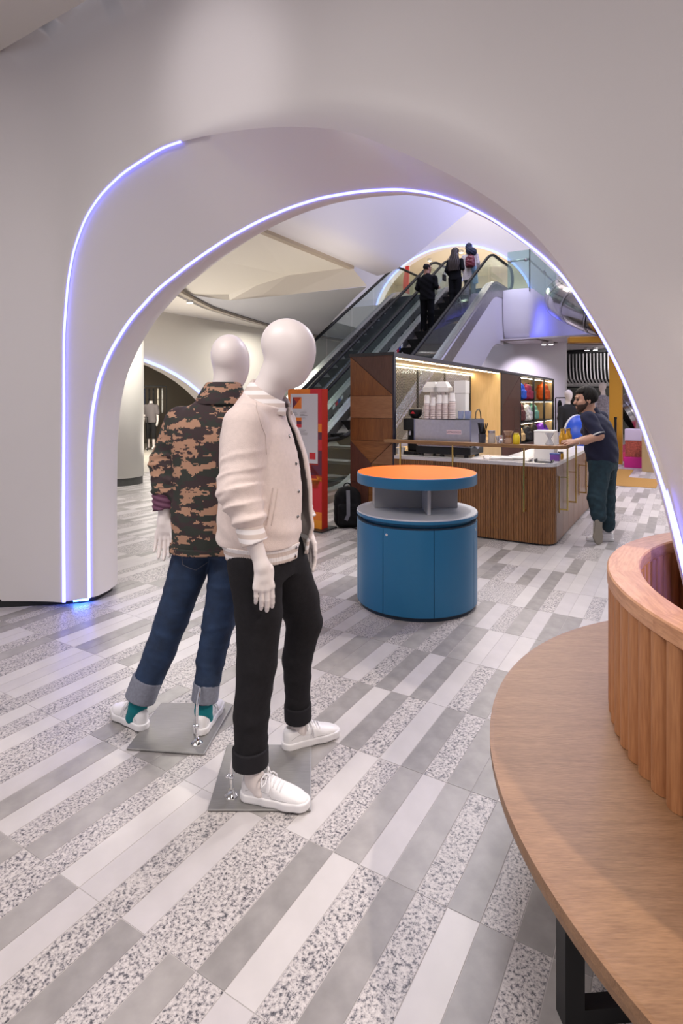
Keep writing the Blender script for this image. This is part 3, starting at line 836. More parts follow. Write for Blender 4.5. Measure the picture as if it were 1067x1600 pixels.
for k in range(84):
    a = 2 * math.pi * k / 84
    o = bpy.data.objects.new('inner_slat', slm); COL.objects.link(o); o.parent = bench
    o.location = (BX + .962 * math.cos(a), BY + .962 * math.sin(a), 0); o.rotation_euler = (0, 0, a - math.pi / 2)
MB().lathe([(1.012, .44), (1.012, .905), (.972, .905), (.972, .44)], (BX, BY), 96).build('back_core', mat('core_dark', (.06, .035, .02), .7), bench)
rm = MB(); n = 12
for k in range(NS):
    pass
rim_p = [(.938, .915), (.938, .948), (.943, .953), (1.042, .953), (1.047, .948), (1.047, .905), (1.042, .90), (.943, .90)]
ro = MB().lathe(rim_p + [rim_p[0]], (0, 0), 8, -sect / 2, sect / 2)
rme = ro.mesh('rim_piece'); rme.materials.append(M_OAKR)
rme.polygons.foreach_set('use_smooth', [True] * len(rme.polygons)); rme.set_sharp_from_angle(angle=R(30))
for k in range(NS):
    o = bpy.data.objects.new('rim_piece', rme); COL.objects.link(o); o.parent = bench; o.location = (BX, BY, 0); o.rotation_euler = (0, 0, R(sect * (k + .1)))
for a in range(20, 380, 40):
    c, s_ = math.cos(R(a + 4.5)), math.sin(R(a + 4.5))
    l = MB(); p = lambda r, z: (SCX + r * c, SCY + r * s_, z)
    l.bar([p(1.30, .0), p(1.30, .40)], .05, .05, up=(-s_, c, 0)); l.bar([p(1.0, .0), p(1.0, .40)], .04, .04, up=(-s_, c, 0)); l.bar([p(.96, .40), p(1.36, .40)], .05, .05); l.bar([p(.98, .02), p(1.32, .02)], .04, .04)
    l.build('leg', M_DARK, bench)

# ------------------------------------------------------------------ round blue display table
M_BLUE = mat('blue_lacquer', (.012, .135, .275), .38, bump=.04, bscale=300)
M_GREY = mat('grey_lacquer', (.34, .34, .345), .42)
M_ORG = mat('orange_lacquer', (1.0, .165, .0), .5, spec=.25)
tb = thing('display_table', 'round blue cabinet with grey shelf and orange table top', 'display table', (.583, 4.43, 0), 0)
RT = .461
MB().lathe([(RT - .02, 0), (RT - .02, .03)], seg=96).build('plinth', mat('dark_blue', (.006, .02, .04), .5), tb)
MB().lathe([(RT - .006, .03), (RT - .006, .655)], seg=96).build('carcass', mat('dark_blue', (.006, .02, .04), .5), tb)
def arc_panel(a0, a1, r0, r1, z0, z1, seg=14):
    p = [(r1 * math.cos(R(a0 + (a1 - a0) * k / seg)), r1 * math.sin(R(a0 + (a1 - a0) * k / seg))) for k in range(seg + 1)]
    q = [(r0 * math.cos(R(a0 + (a1 - a0) * k / seg)), r0 * math.sin(R(a0 + (a1 - a0) * k / seg))) for k in range(seg + 1)]
    return MB().prism(p + q[::-1], z0, z1)
seams = [-168, -128.5, -82, -32, 14, 62, 108, 150, 192]
for a, b_ in zip(seams[:-1], seams[1:]):
    d = arc_panel(a + .22, b_ - .22, RT - .018, RT, .032, .645).build('door', M_BLUE, tb, bevel=.0015)
    d.data.polygons.foreach_set('use_smooth', [True] * len(d.data.polygons)); d.data.set_sharp_from_angle(angle=R(30))
for a in (-124.5, -27.5, 110):
    kx, ky = (RT) * math.cos(R(a)), (RT) * math.sin(R(a))
    k = MB().lathe([(0, .006), (.006, .006), (.010, .004), (.010, 0)], seg=16, cap=False).build('lock', M_CHROME, tb, loc=(kx, ky, .600), rot=(R(90), 0, R(a + 90)), smooth=False)
MB().lathe([(RT - .035, .645), (RT - .035, .685)], seg=96).build('shadow_gap', M_BLUE, tb, smooth=True)
MB().lathe([(0, .685), (RT + .001, .685), (RT + .002, .688), (RT + .002, .712), (RT - .001, .716), (0, .716)], seg=128, cap=False).build('shelf', mat('grey_shelf', (.52, .52, .54), .35), tb, angle=40)
sh = MB().lathe([(RT - .004, .6855), (RT + .004, .6855), (RT + .004, .707), (RT - .004, .707)], seg=128).build('shelf_edge', M_BLUE, tb, angle=40)
MB().box(-.325, .325, .02, .05, .716, .925).build('back_board', M_GREY, tb, bevel=.002)
MB().box(.045, .07, -.27, .02, .716, .925).build('divider', mat('grey_divider', (.46, .46, .47), .4), tb, bevel=.002)
MB().box(-.325, -.29, .05, .30, .716, .925).build('divider', M_GREY, tb, bevel=.002)
MB().box(.0, .03, .05, .34, .716, .925).build('divider', M_GREY, tb, bevel=.002)
MB().lathe([(0, .925), (RT - .002, .925), (RT, .928), (RT, .999), (RT - .003, 1.0025), (RT - .008, 1.003)], seg=128, cap=False).build('table_edge', M_BLUE, tb, angle=40)
MB().lathe([(0, 1.0032), (RT - .006, 1.0032), (RT - .006, .99)], seg=128, cap=False).build('table_top', M_ORG, tb, angle=40)

# ------------------------------------------------------------------ coffee bar: tall shelving box
WAL = {k: wood('walnut_' + k, a, b, ax, sc, .42, 1.0) for k, a, b, ax, sc in (
    ('dark', (.055, .022, .014), (.105, .048, .030), 'z', 12), ('plum', (.070, .025, .015), (.11, .042, .026), 'z', 12), ('red', (.135, .045, .010), (.235, .088, .020), 'z', 12),
    ('mid', (.16, .058, .015), (.265, .108, .030), 'x', 10), ('light', (.23, .10, .040), (.33, .16, .068), 'x', 10), ('gold', (.19, .072, .016), (.29, .12, .028), 'z', 10))}
M_BLKW = mat('black_laminate', (.018, .017, .018), .4)
M_BEIGE = wood('maple_panel', (.60, .41, .19), (.70, .50, .26), 'z', 6, .45, 1)
CV, CUU = -3.055, 6.30          # front corner of the box (grid frame): v, u
# corner at X=.65,Y=7.01
CV = SU * .65 - CU * 7.01; CUU = CU * .65 + SU * 7.01
BD, BL, BH = .62, 9.9, 2.155    # depth, length, height
bar = thing('coffee_bar_shelving', 'tall walnut patchwork shelving unit with lit niche, behind the coffee counter', 'shelving unit', W(CV, CUU), GA)
# local frame: x = v (0 = front plane, -BD = back), y = u from the near end, z
MB().box(-BD, 0, -.0, .05, 0, BH).build('end_core', M_BLKW, bar)
def pnl(poly, k):      # veneer panel on the near end, polygon in (x, z)
    return MB().prism(poly, -.012, .0, lambda a, b, z: (a, z, b)).build('veneer_panel', WAL[k], bar, bevel=.001, bseg=1)
x0, x1 = -BD, -.012
pnl([(x0, 1.62), (x1, 1.62), (x0, 2.12)], 'red'); pnl([(x1, 1.63), (x1, 2.12), (x0 + .012, 2.12)], 'dark')
pnl([(x0, 1.34), (x1, 1.34), (x1, 1.615), (x0, 1.615)], 'light'); pnl([(x0, 1.055), (x1, 1.055), (x1, 1.335), (x0, 1.335)], 'red')
pnl([(x0, 1.05), (x0 + .3, .77), (x1, 1.05)], 'mid'); pnl([(x0, .52), (x0 + .3, .52), (x0 + .3, .765), (x0, 1.042)], 'plum'); pnl([(x0 + .305, .765), (x1, .765), (x1, 1.042)], 'light')
pnl([(x0 + .305, .52), (x1, .52), (x1, .76), (x0 + .305, .76)], 'gold'); pnl([(x0, .06), (x0 + .26, .06), (x0 + .26, .515), (x0, .515)], 'plum'); pnl([(x0 + .265, .06), (x1, .06), (x1, .515), (x0 + .265, .515)], 'mid')
MB().box(-BD, 0, -.01, BL, BH - .03, BH).build('top_board', M_BLKW, bar)
MB().box(-BD - .02, 0.0, -.016, .0, BH - .035, BH + .004).build('end_trim', M_BLKW, bar)
MB().box(-BD, 0, 0, BL, 0, .06).build('plinth', M_BLKW, bar)
N1 = 4.75      # the niche ends here
P1 = 6.25      # veneered pier ends, shelves begin
MB().box(-BD, 0, .05, N1, .06, .86).build('base_cabinet', M_BEIGE, bar)
MB().box(-BD, -.01, N1 - .04, N1, .86, BH - .03).build('niche_end_panel', M_BEIGE, bar)
MB().box(-BD, -.01, .05, N1, BH - .06, BH - .03).build('niche_ceiling', M_BEIGE, bar)
MB().box(-.02, .005, -.01, BL, BH - .05, BH + .002).build('front_rail', mat('blue_black', (.014, .014, .03), .35), bar)
MB().box(-.02, .005, -.012, .028, .06, BH - .05).build('front_stile', MATS['blue_black'], bar)
MB().box(-.02, .005, N1, N1 + .05, .06, BH - .05).build('front_stile', M_BLKW, bar)
MB().box(-.06, -.03, .06, N1 - .05, BH - .068, BH - .058).build('light_strip', M_WARM, bar)
MB().box(-BD + .05, -BD + .08, .06, N1 - .05, BH - .10, BH - .09).build('light_strip', M_WARM, bar)
# mesh screen at the back of the niche: frame and diamond wires
fr = MB()
for y in (.06, 1.05, 2.1, 3.3, N1 - .06): fr.box(-BD, -BD + .03, y - .018, y + .018, .95, BH - .06)
for z in (.95, BH - .085): fr.box(-BD, -BD + .03, .05, N1 - .04, z - .015, z + .02)
fr.build('screen_frame', M_BLKW, bar)
ws = MB(); H0, H1 = .96, BH - .09; dh = H1 - H0
for k in range(-24, 100):
    y = k * .05
    for sgn in (1, -1):
        ya, yb = (y, y + dh) if sgn > 0 else (y + dh, y)
        a, b_ = (ya, H0), (yb, H1)
        lo_, hi_ = .06, N1 - .06
        def cl(p, q):
            if p[0] < lo_: t = (lo_ - p[0]) / (q[0] - p[0]); p = (lo_, p[1] + t * (q[1] - p[1]))
            elif p[0] > hi_: t = (hi_ - p[0]) / (q[0] - p[0]); p = (hi_, p[1] + t * (q[1] - p[1]))
            return p
        if max(ya, yb) <= lo_ or min(ya, yb) >= hi_: continue
        p, q = cl(a, b_), cl(b_, a)
        ws.bar([(-BD + .015 + .003 * sgn, p[0], p[1]), (-BD + .015 + .003 * sgn, q[0], q[1])], .004, .006, up=(1, 0, 0))
stuff(ws.build('wire_mesh', mat('wire_steel', (.30, .28, .25), .45, .7), bar))
# veneered pier beyond the niche
def pnl2(poly, k): return MB().prism(poly, -.014, .0, lambda a, b, z: (z, a, b)).build('veneer_panel', WAL[k], bar)
MB().box(-BD, -.014, N1 + .05, P1, .06, BH - .03).build('pier_core', M_BLKW, bar)
a, b_ = N1 + .06, P1 - .02
pnl2([(a, 1.42), (b_, 2.1), (a, 2.1)], 'dark'); pnl2([(a + .02, 1.42), (b_, 1.42), (b_, 2.09)], 'plum'); pnl2([(a, .95), (b_ - .5, .95), (b_ - .5, 1.415), (a, 1.415)], 'plum'); pnl2([(b_ - .49, .95), (b_, .95), (b_, 1.415), (b_ - .49, 1.415)], 'dark'); pnl2([(a, .06), (b_, .06), (b_, .945), (a, .945)], 'plum')
# open shelves with bags: back, uprights, boards, light strips
MB().box(-BD, -BD + .02, P1, BL, .06, BH - .03).build('shelf_back', M_BEIGE, bar)
SHZ = (.62, 1.08, 1.57, 2.11)
ys = [P1, P1 + (BL - P1) * .36, P1 + (BL - P1) * .68, BL - .03]
for y in ys: MB().box(-.045, .004, y, y + .05, .06, BH - .03).build('upright', M_BLKW, bar)
MB().box(-BD, -.045, BL - .03, BL, .06, BH - .03).build('shelf_end', M_BEIGE, bar)
MB().box(-BD, -.014, P1, P1 + .02, .06, BH - .03).build('shelf_end', M_BEIGE, bar)
for z in SHZ[:3]:
    MB().box(-BD, 0, P1, BL, z - .03, z).build('shelf_board', M_BLKW, bar)
for z in SHZ[1:]:
    MB().box(-.07, -.05, P1 + .03, BL - .04, z - .045, z - .033).build('light_strip', M_WARM, bar)
MB().box(-.02, 0, P1, BL, .06, .59).build('shelf_front', WAL['plum'], bar)

# ------------------------------------------------------------------ counter in front of it
M_STONE = mat('white_stone', (.72, .70, .70), .18, var=.06, vscale=5)
M_BRASS = mat('brass', (.62, .42, .12), .25, 1.0)
M_SLAT = wood('walnut_slats', (.135, .052, .014), (.32, .14, .042), 'z', 16, .42, 1.0)
M_SLAT2 = wood('walnut_flat', (.14, .062, .032), (.225, .108, .054), 'z', 10, .4, 1.0)
M_RAIL = wood('rail_walnut', (.20, .10, .035), (.30, .155, .06), 'x', 10, .4, 1.0)
KV = SU * 2.25 - CU * 6.04; KU = CU * 2.25 + SU * 6.04     # near right corner of the counter
LF = KV - CV - .005     # front length
LS = 2.75               # side length
ct = thing('coffee_counter', 'walnut slatted coffee counter with white stone top, L shaped', 'counter', W(KV, KU), GA)
RC = .14
def round_corner(off, n=8):
    """outline of the front and side with a rounded near-right corner, pushed outwards by off (local x=v,y=u)"""
    return [(-RC + (RC + off) * math.cos(R(-90 + 90 * k / n)), RC + (RC + off) * math.sin(R(-90 + 90 * k / n))) for k in range(n + 1)]
def lshape(off, depth):
    o = [(-LF, -off)] + round_corner(off) + [(off, LS), (-depth, LS), (-depth, depth), (-LF, depth)]
    return o
MB().prism(lshape(-.03, .60), .0, .845).build('carcass', M_BLKW, ct)
MB().prism(lshape(.015, .66), .845, .885).build('worktop', M_STONE, ct, bevel=.004)
sb = MB()
x = -LF
rs = random.Random(4)
while x < -RC - .01:
    w = .0245; dpt = rs.uniform(.0, .003); sb.box(x, x + w, -.012 + dpt, .01, .02, .845); x += .0285
for k in range(8):
    an = R(-85 + 80 * k / 7); cx, cy = -RC + (RC - .005) * math.cos(an), RC + (RC - .005) * math.sin(an)
    pr_ = [(cx + dx * math.cos(an + math.pi / 2) + dy * math.cos(an), cy + dx * math.sin(an + math.pi / 2) + dy * math.sin(an)) for dx, dy in ((-.0125, -.01), (.0125, -.01), (.0125, .009), (-.0125, .009))]
    sb.prism(pr_, .02, .845)
stuff(sb.build('front_slats', M_SLAT, ct))
y = RC
while y < LS - .02:
    MB().box(-.02, .006, y + .003, min(y + .37, LS) - .003, .02, .845).build('side_board', M_SLAT2, ct); y += .37
# timber rail on brass posts
rl = thing('counter_rail', 'narrow walnut rail on brass posts round the front of the coffee counter', 'rail', W(KV, KU), GA)
ro_, ri_ = .135, .02
def band_corner(off, n=8): return [(-.06 + (.06 + off) * math.cos(R(-90 + 90 * k / n)), .06 + (.06 + off) * math.sin(R(-90 + 90 * k / n))) for k in range(n + 1)]
outl = [(-LF - .08, -ro_)] + [(-.06 + (.06 + ro_) * math.cos(R(-90 + 90 * k / 8)), .06 + (.06 + ro_) * math.sin(R(-90 + 90 * k / 8))) for k in range(9)] + [(ro_, LS - .3), (ri_, LS - .3), (ri_, -ri_), (-LF - .08, -ri_)]
MB().prism(outl, 1.048, 1.085).build('rail_board', M_RAIL, rl, bevel=.003)
def post(p, inward):
    q = MB(); px_, py_ = p; ix, iy = px_ + inward[0] * .085, py_ + inward[1] * .085
    q.box(px_ - .008, px_ + .008, py_ - .008, py_ + .008, .36, 1.048)
    q.bar([(px_, py_, .368), (ix, iy, .368)], .016, .016); q.bar([(px_, py_, .72), (ix, iy, .72)], .010, .010)
    q.box(ix - .006, ix + .006, iy - .006, iy + .006, .33, .73)
    q.build('post', M_BRASS, rl)
for xx in (-LF + .12, -LF + .78, -LF + 1.58 if LF > 1.7 else -.3): post((xx, -.09), (0, 1))
for yy in (.24, .80, 1.6, 2.2): post((.10, yy), (-1, 0))

# ------------------------------------------------------------------ directory sign board
sv, su_ = SU * -.235 - CU * 6.80, CU * -.235 + SU * 6.80     # near right bottom corner of its front
sb_ = thing('sign_board', 'tall orange and red directory board with white list panel, left of the shelving', 'sign', W(sv, su_), GA)
BWD, BTH, BHT = .50, .13, 1.70
MB().box(-BWD - .06, .07, -.10, BTH + .10, 0, .018).build('base_plate', M_BLKW, sb_)
MB().box(-BWD, 0, 0, BTH, .018, BHT).build('board', mat('board_red', (.42, .022, .012), .45), sb_)
cols = {'o': mat('p_orange', (.85, .22, .02), .5), 'r': mat('p_red', (.62, .02, .03), .5), 'd': mat('p_deep', (.52, .05, .012), .5), 'p': mat('p_plum', (.13, .02, .05), .5), 'a': mat('p_amber', (.90, .33, .02), .5)}
fx = MB(); keys = list(cols)
def poly(c, pts): fx.m = keys.index(c); fx.add([(p[0], -.002, p[1]) for p in pts], [list(range(len(pts)))])
def rect(c, x0, x1, z0, z1): poly(c, [(x0, z0), (x1, z0), (x1, z1), (x0, z1)])
rect('o', -.5, -.17, 1.62, 1.7); rect('r', -.17, 0, 1.62, 1.7); rect('o', -.5, -.46, .7, 1.62)
rect('r', -.05, 0, 1.28, 1.62); rect('o', -.05, 0, 1.18, 1.28); rect('p', -.05, 0, 1.09, 1.18); rect('r', -.05, 0, .96, 1.09); rect('p', -.05, 0, .78, .96)
poly('a', [(-.5, .62), (-.5, .78), (-.30, .78), (-.16, .66), (-.3, .62)]); poly('d', [(-.30, .78), (-.0, .60), (-.0, .64), (-.16, .78)]); rect('p', -.16, 0, .66, .78)
poly('o', [(-.5, .50), (-.06, .50), (-.02, .62), (-.5, .62)]); poly('a', [(-.08, .66), (0, .64), (0, .58), (-.06, .60)])
rect('d', -.5, -.2, .36, .50); rect('r', -.2, 0, .22, .60); poly('r', [(-.5, .22), (-.2, .22), (-.2, .36), (-.5, .36)]); rect('o', -.5, 0, .12, .22); rect('a', -.5, 0, .02, .12)
fx.build('printed_face', [cols[k] for k in keys], sb_)
MB().box(-.455, -.055, -.010, -.002, .80, 1.64).build('list_panel', mat('panel_white', (.66, .64, .66), .5), sb_, bevel=.001)
def swatch(c, pts, d): MB().prism(pts, -.011 - d, -.010, lambda a, z, y: (a, y, z)).build('printed_swatch', cols[c], sb_)
swatch('o', [(-.42, 1.46), (-.29, 1.46), (-.29, 1.60), (-.42, 1.60)], .001)
swatch('p', [(-.42, 1.46), (-.355, 1.53), (-.42, 1.60)], .002); swatch('d', [(-.42, 1.60), (-.355, 1.53), (-.29, 1.60)], .002)
for z in (1.23, .97):
    for c, za, zb in (('o', .08, .12), ('p', .04, .08), ('r', 0, .04)): swatch(c, [(-.42, z + za), (-.29, z + za), (-.29, z + zb), (-.42, z + zb)], .001)
swatch('r', [(-.17, .85), (-.085, .85), (-.085, .93), (-.17, .93)], .001)
tx = MB(); rs = random.Random(3)
for z0, nrow in ((1.43, 6), (1.20, 4), (.94, 3)):
    for k in range(nrow):
        z = z0 - k * .018
        tx.box(-.42, -.42 + rs.uniform(.04, .09), -.0115, -.0105, z - .004, z); tx.box(-.31, -.31 + rs.uniform(.06, .12), -.0115, -.0105, z - .004, z)
stuff(tx.build('list_print', mat('print_grey', (.25, .22, .22), .6), sb_))
# ------------------------------------------------------------------ figures: shared builders
def join_meshes(name, meshes):
    vs, fs, b = [], [], 0
    for me in meshes:
        a = np.empty(len(me.vertices) * 3, np.float32); me.vertices.foreach_get('co', a); vs.append(a)
        q = np.empty(len(me.loops), np.int32); me.loops.foreach_get('vertex_index', q); fs.append(q + b); b += len(me.vertices)
        bpy.data.meshes.remove(me)
    V = np.concatenate(vs); Fq = np.concatenate(fs); n = len(Fq) // 4
    me = bpy.data.meshes.new(name); me.vertices.add(len(V) // 3); me.vertices.foreach_set('co', V)
    me.loops.add(len(Fq)); me.loops.foreach_set('vertex_index', Fq); me.polygons.add(n)
    me.polygons.foreach_set('loop_start', np.arange(0, len(Fq), 4, dtype=np.int32)); me.polygons.foreach_set('loop_total', np.full(n, 4, np.int32))
    me.polygons.foreach_set('use_smooth', np.ones(n, bool)); me.update(calc_edges=True)
    return me
class Fig:
    """collects SDF parts given in world coordinates under one root"""
    def __init__(s, root): s.root = root; s.L = Matrix.Translation(-Vector(root.location))
    def put(s, name, me, m, parent=None):
        me.transform(s.L); return link(name, me, m, parent or s.root, smooth=False)
    def part(s, name, fn, lo, hi, h, m, parent=None):
        return s.put(name, sdf_mesh(name, fn, lo, hi, h), m, parent)
    def mb(s, name, b, m, parent=None, **k):
        o = b.build(name, m, parent or s.root, **k); o.data.transform(s.L); return o
def frame(x, y):
    """columns x, y, z=third axis perpendicular ; used as local->world"""
    x = Vector(x).normalized(); y = Vector(y); y = (y - x * y.dot(x)).normalized()
    return x, y
def hand_sdf(P, wrist, xd, thumb, palm, curl=14, spread=4, s=1.0, fore=.10, thumb_in=0.0, r_f=.034, elbow=None, fl_=1.0):
    x = Vector(xd).normalized(); y = Vector(thumb); y = (y - x * y.dot(x)).normalized(); z = Vector(palm); z = (z - x * z.dot(x) - y * z.dot(y)).normalized()
    q = [P[i] - wrist[i] for i in range(3)]
    X = sum(q[i] * x[i] for i in range(3)) / s; Y = sum(q[i] * y[i] for i in range(3)) / s; Z = sum(q[i] * z[i] for i in range(3)) / s
    Q = (X, Y, Z)
    d = cap((X, Y, Z * 1.2), (.0, .0, 0), (.045, .002, 0), .0245, .023)
    for yk, xk in ((.0295, .083), (.0098, .088), (-.0105, .086), (-.0295, .078)):
        d = smin(d, cap(Q, (.015, yk * .42, 0), (xk, yk, -.0015), .0155, .0122), .011)
    arm = cap((X, Y, Z * 1.15), (-fore, 0, 0), (.012, 0, 0), r_f, .0255) if elbow is None else cap(P, elbow, wrist, r_f, .0255) / s
    d = smin(d, arm, .018)
    d = smin(d, ell(Q, (.032, .026, .008), (.034, .018, .014)), .012)
    fingers = None
    for k, (y0, L, r, xb) in enumerate(((.0295, .074, .0097, .092), (.0098, .083, .0100, .097), (-.0105, .077, .0095, .095), (-.0295, .061, .0084, .087))):
        L *= fl_; xb -= .008; a = 0; p = np.array((xb - .012, y0, -.001)); pts = [tuple(p)]; sp = R(spread * (1.5 - k))
        for j, f in enumerate((.46, .31, .25)):
            a += R(curl * (1 + .35 * k * .5)) * (1.0 if j else .7)
            st = (L * f + (.012 if j == 0 else 0)); p = p + np.array((math.cos(a) * math.cos(sp), math.sin(sp) * math.cos(a), math.sin(a))) * st; pts.append(tuple(p))
        c = chain(Q, pts, [r * 1.02, r, r * .93, r * .78], .003)
        fingers = c if fingers is None else np.minimum(fingers, c)
    d = smin(d, fingers, .006)
    t = chain(Q, [(.018, .030, .004), (.050, .052 - thumb_in, .012), (.078, .058 - thumb_in, .020), (.098, .056 - thumb_in, .026)], [.0125, .0110, .0098, .0078], .004)
    d = smin(d, t, .009)
    return d * s
def hand_mesh(wrist, xd, thumb, palm, h=.0027, **k):
    c = Vector(wrist) + Vector(xd).normalized() * .05; e = .165
    return sdf_mesh('hand', lambda P: hand_sdf(P, wrist, xd, thumb, palm, **k), tuple(c[i] - e for i in range(3)), tuple(c[i] + e for i in range(3)), h)
# shoes ----------------------------------------------------------------
M_SHOE = mat('white_leather', (.80, .78, .79), .38, bump=.08, bscale=90)
M_SOLE = mat('white_rubber', (.74, .72, .73), .5)
M_SEAM = mat('shoe_seam', (.45, .43, .44), .7)
M_LACE = mat('white_lace', (.82, .80, .82), .7)
def poly_(pts, n=10): return [(pts[i][0] + (pts[i + 1][0] - pts[i][0]) * k / n, pts[i][1] + (pts[i + 1][1] - pts[i][1]) * k / n) for i in range(len(pts) - 1) for k in range(n)]
def shoe_plan(P, grow=0.0):
    x, y = P[0], P[1]
    def c2(a, b, ra, rb):
        bx, by = b[0] - a[0], b[1] - a[1]; L = bx * bx + by * by
        t = np.clip(((x - a[0]) * bx + (y - a[1]) * by) / L, 0, 1)
        return np.sqrt((x - a[0] - t * bx) ** 2 + (y - a[1] - t * by) ** 2) - (ra + (rb - ra) * t)
    d = smin(c2((.036, 0), (.12, .002), .034, .035), c2((.12, .002), (.195, .004), .035, .047), .02)
    d = smin(d, c2((.195, .004), (.238, -.002), .047, .039), .01)
    return d - grow
def shoe_upper(P):
    Q = (P[1], P[2], P[0])
    rows = smooth_rows([(.004, 0, .045, .012, .030), (.02, 0, .048, .029, .044), (.05, 0, .050, .034, .048), (.09, 0, .050, .035, .050), (.125, .001, .043, .038, .050), (.16, .003, .034, .043, .042), (.20, .004, .029, .045, .032), (.24, .0, .026, .039, .024), (.268, -.001, .024, .022, .014), (.276, -.001, .023, .008, .006)], 4)
    d = loft(Q, rows, 2.3)
    d = smax(d, shoe_plan(P, -.001), .006)
    d = np.maximum(d, .022 - P[2])
    hole = ell(P, (.068, 0, .112), (.050, .026, .055)); d = smax(d, -hole, .006)
    return d
SHOE = {}
def shoe_meshes():
    if SHOE: return SHOE
    SHOE['u'] = sdf_mesh('shoe', shoe_upper, (-.02, -.07, -.01), (.30, .07, .13), .0035)
    sole = lambda P: smax(shoe_plan(P, .003), np.abs(P[2] - .0155) - .0155, .006)
    SHOE['s'] = sdf_mesh('sole', sole, (-.02, -.07, -.01), (.30, .07, .05), .0035)
    lc = MB(); lc2 = MB()
    for k in range(5):
        x = .113 + k * .0145; z = float(np.interp(x, (.09, .125, .16, .20), (.101, .0945, .0775, .0625))) + .001
        lc.tube([(x - .002, -.025 - k * .001, z - .016), (x, -.013, z - .002), (x + .003, 0, z + .003), (x, .013, z - .002), (x - .002, .025 + k * .001, z - .016)], .0034, 6)
    for sg in (1, -1):
        lc.tube([(.110, 0, .101), (.106, sg * .016, .112), (.098, sg * .038, .104), (.102, sg * .048, .080), (.112, sg * .034, .086), (.112, 0, .102)], .0032, 6)
        lc.tube([(.112, 0, .101), (.124, sg * .020, .102), (.132, sg * .042, .078), (.130, sg * .050, .052)], .0028, 6)
    SHOE['l'] = lc.mesh('lace')
    sm_ = []
    me = SHOE['u']; bv = BVHTree.FromPolygons([v.co for v in me.vertices], [tuple(p.vertices) for p in me.polygons])
    for sg in (1, -1):
        for path in ([(.20, .020), (.17, .018), (.14, .030), (.128, .050), (.135, .075)], [(.03, .045), (.05, .055), (.07, .060), (.095, .055), (.128, .050)]):
            ps = []
            for x, zz in poly_(path, 5):
                h = bv.ray_cast(Vector((x, sg * .2, max(zz, .034))), Vector((0, -sg, 0)))
                if h[0]: ps.append(h[0])
            if len(ps) > 2: lc2.tube(ps, .0011, 4)
    SHOE['m'] = lc2.mesh('stitching')
    tg = MB(); tg.bar([(.10, 0, .099), (.13, 0, .083), (.17, 0, .064)], .034, .006); SHOE['t'] = tg.mesh('tongue')
    return SHOE
def shoe(parent, loc_, yaw, M=None, mu=None, ms=None, scale=1.0, laces=True):
    S = shoe_meshes(); mu = mu or M_SHOE; ms = ms or M_SOLE
    T = Matrix.Translation(Vector(loc_) - Vector(parent.location)) @ (M if M is not None else Matrix.Rotation(R(yaw), 4, 'Z')) @ Matrix.Scale(scale, 4)
    o = None
    for k, n, m in (('u', 'shoe', mu), ('s', 'sole', ms), ('t', 'tongue', mu), ('l', 'lace', M_LACE), ('m', 'stitching', M_SEAM)):
        if k in 'lm' and not laces: continue
        me = S[k].copy(); me.transform(T); me.materials.clear()
        q = link(n, me, m, parent if o is None else o, smooth=(k != 't'))
        o = o or q
        if k in 'lm': stuff(q)
    return o
def stand(fig, corners, flange, up, grip):
    """steel base plate with a chrome support rod"""
    b = MB(); b.prism(corners, .002, .010); fig.mb('base_plate', b, mat('plate_steel', (.36, .35, .34), .58, 1.0, var=.08, vscale=16, stretch=(1, 30, 1)), bevel=.003)
    fx, fy = flange; b = MB(); b.lathe([(.026, .010), (.026, .014), (.014, .024), (.010, .034), (0, .034)], (fx, fy), 24, cap=False)
    b.tube([(fx, fy, .03), (fx, fy, up * .55), (fx + (grip[0] - fx) * .15, fy + (grip[1] - fy) * .15, up * .85), (fx + (grip[0] - fx) * .6, fy + (grip[1] - fy) * .6, up * 1.05), (grip[0], grip[1], grip[2])], .0065, 10)
    b.sphere((fx, fy, .085), .012, 12, 8); b.sphere((fx - .014, fy, .085), .008, 10, 6)
    fig.mb('support_rod', b, M_CHROME, angle=40)
def vnoise(P, f, seed=0.0):
    """smooth value noise in 0..1"""
    s_ = int(seed * 10) % 97
    tb = np.random.RandomState(s_).rand(4096).astype(np.float32)
    c = [P[i] * f + 50.0 for i in range(3)]
    b = [np.floor(x).astype(np.int32) for x in c]; t = [x - y for x, y in zip(c, b)]; t = [x * x * (3 - 2 * x) for x in t]
    hsh = lambda i, j, k: tb[((b[0] + i) * 73 + (b[1] + j) * 179 + (b[2] + k) * 283) & 4095]
    r = 0
    for i in (0, 1):
        for j in (0, 1):
            for k in (0, 1):
                r = r + hsh(i, j, k) * (t[0] if i else 1 - t[0]) * (t[1] if j else 1 - t[1]) * (t[2] if k else 1 - t[2])
    return r
def wrinkle(P, axis_a, axis_b, amp, freq, ph=0.0):
    """soft folds running round a limb"""
    ba = np.array(axis_b) - np.array(axis_a); L = np.linalg.norm(ba); e = ba / L
    t = sum((P[i] - axis_a[i]) * e[i] for i in range(3)) + .22 * (P[0] - axis_a[0])
    w1 = vnoise(P, 9, ph); w2 = vnoise(P, 13, ph + 5)
    r = 1 - np.abs(np.sin((t * freq + 5.5 * w1) * .5)); r2 = np.sin(t * freq * 1.45 + 7 * w2)
    return -amp * (1.5 * r * r * (.35 + .65 * w2) - .45 + .25 * r2)

def seam(fig, parent, pts_dir, m, r=.0014):
    bv = BVHTree.FromPolygons([v.co for v in parent.data.vertices], [tuple(p.vertices) for p in parent.data.polygons])
    ps = []
    for org, dr in pts_dir:
        h = bv.ray_cast(Vector(org) - Vector(fig.root.location), Vector(dr))
        if h[0]: ps.append(h[0] + h[1] * r * .3)
    if len(ps) > 1: MB().tube(ps, r, 5).build('stitching', m, parent)
M_MANN = mat('mannequin_white', (.80, .725, .70), .38)
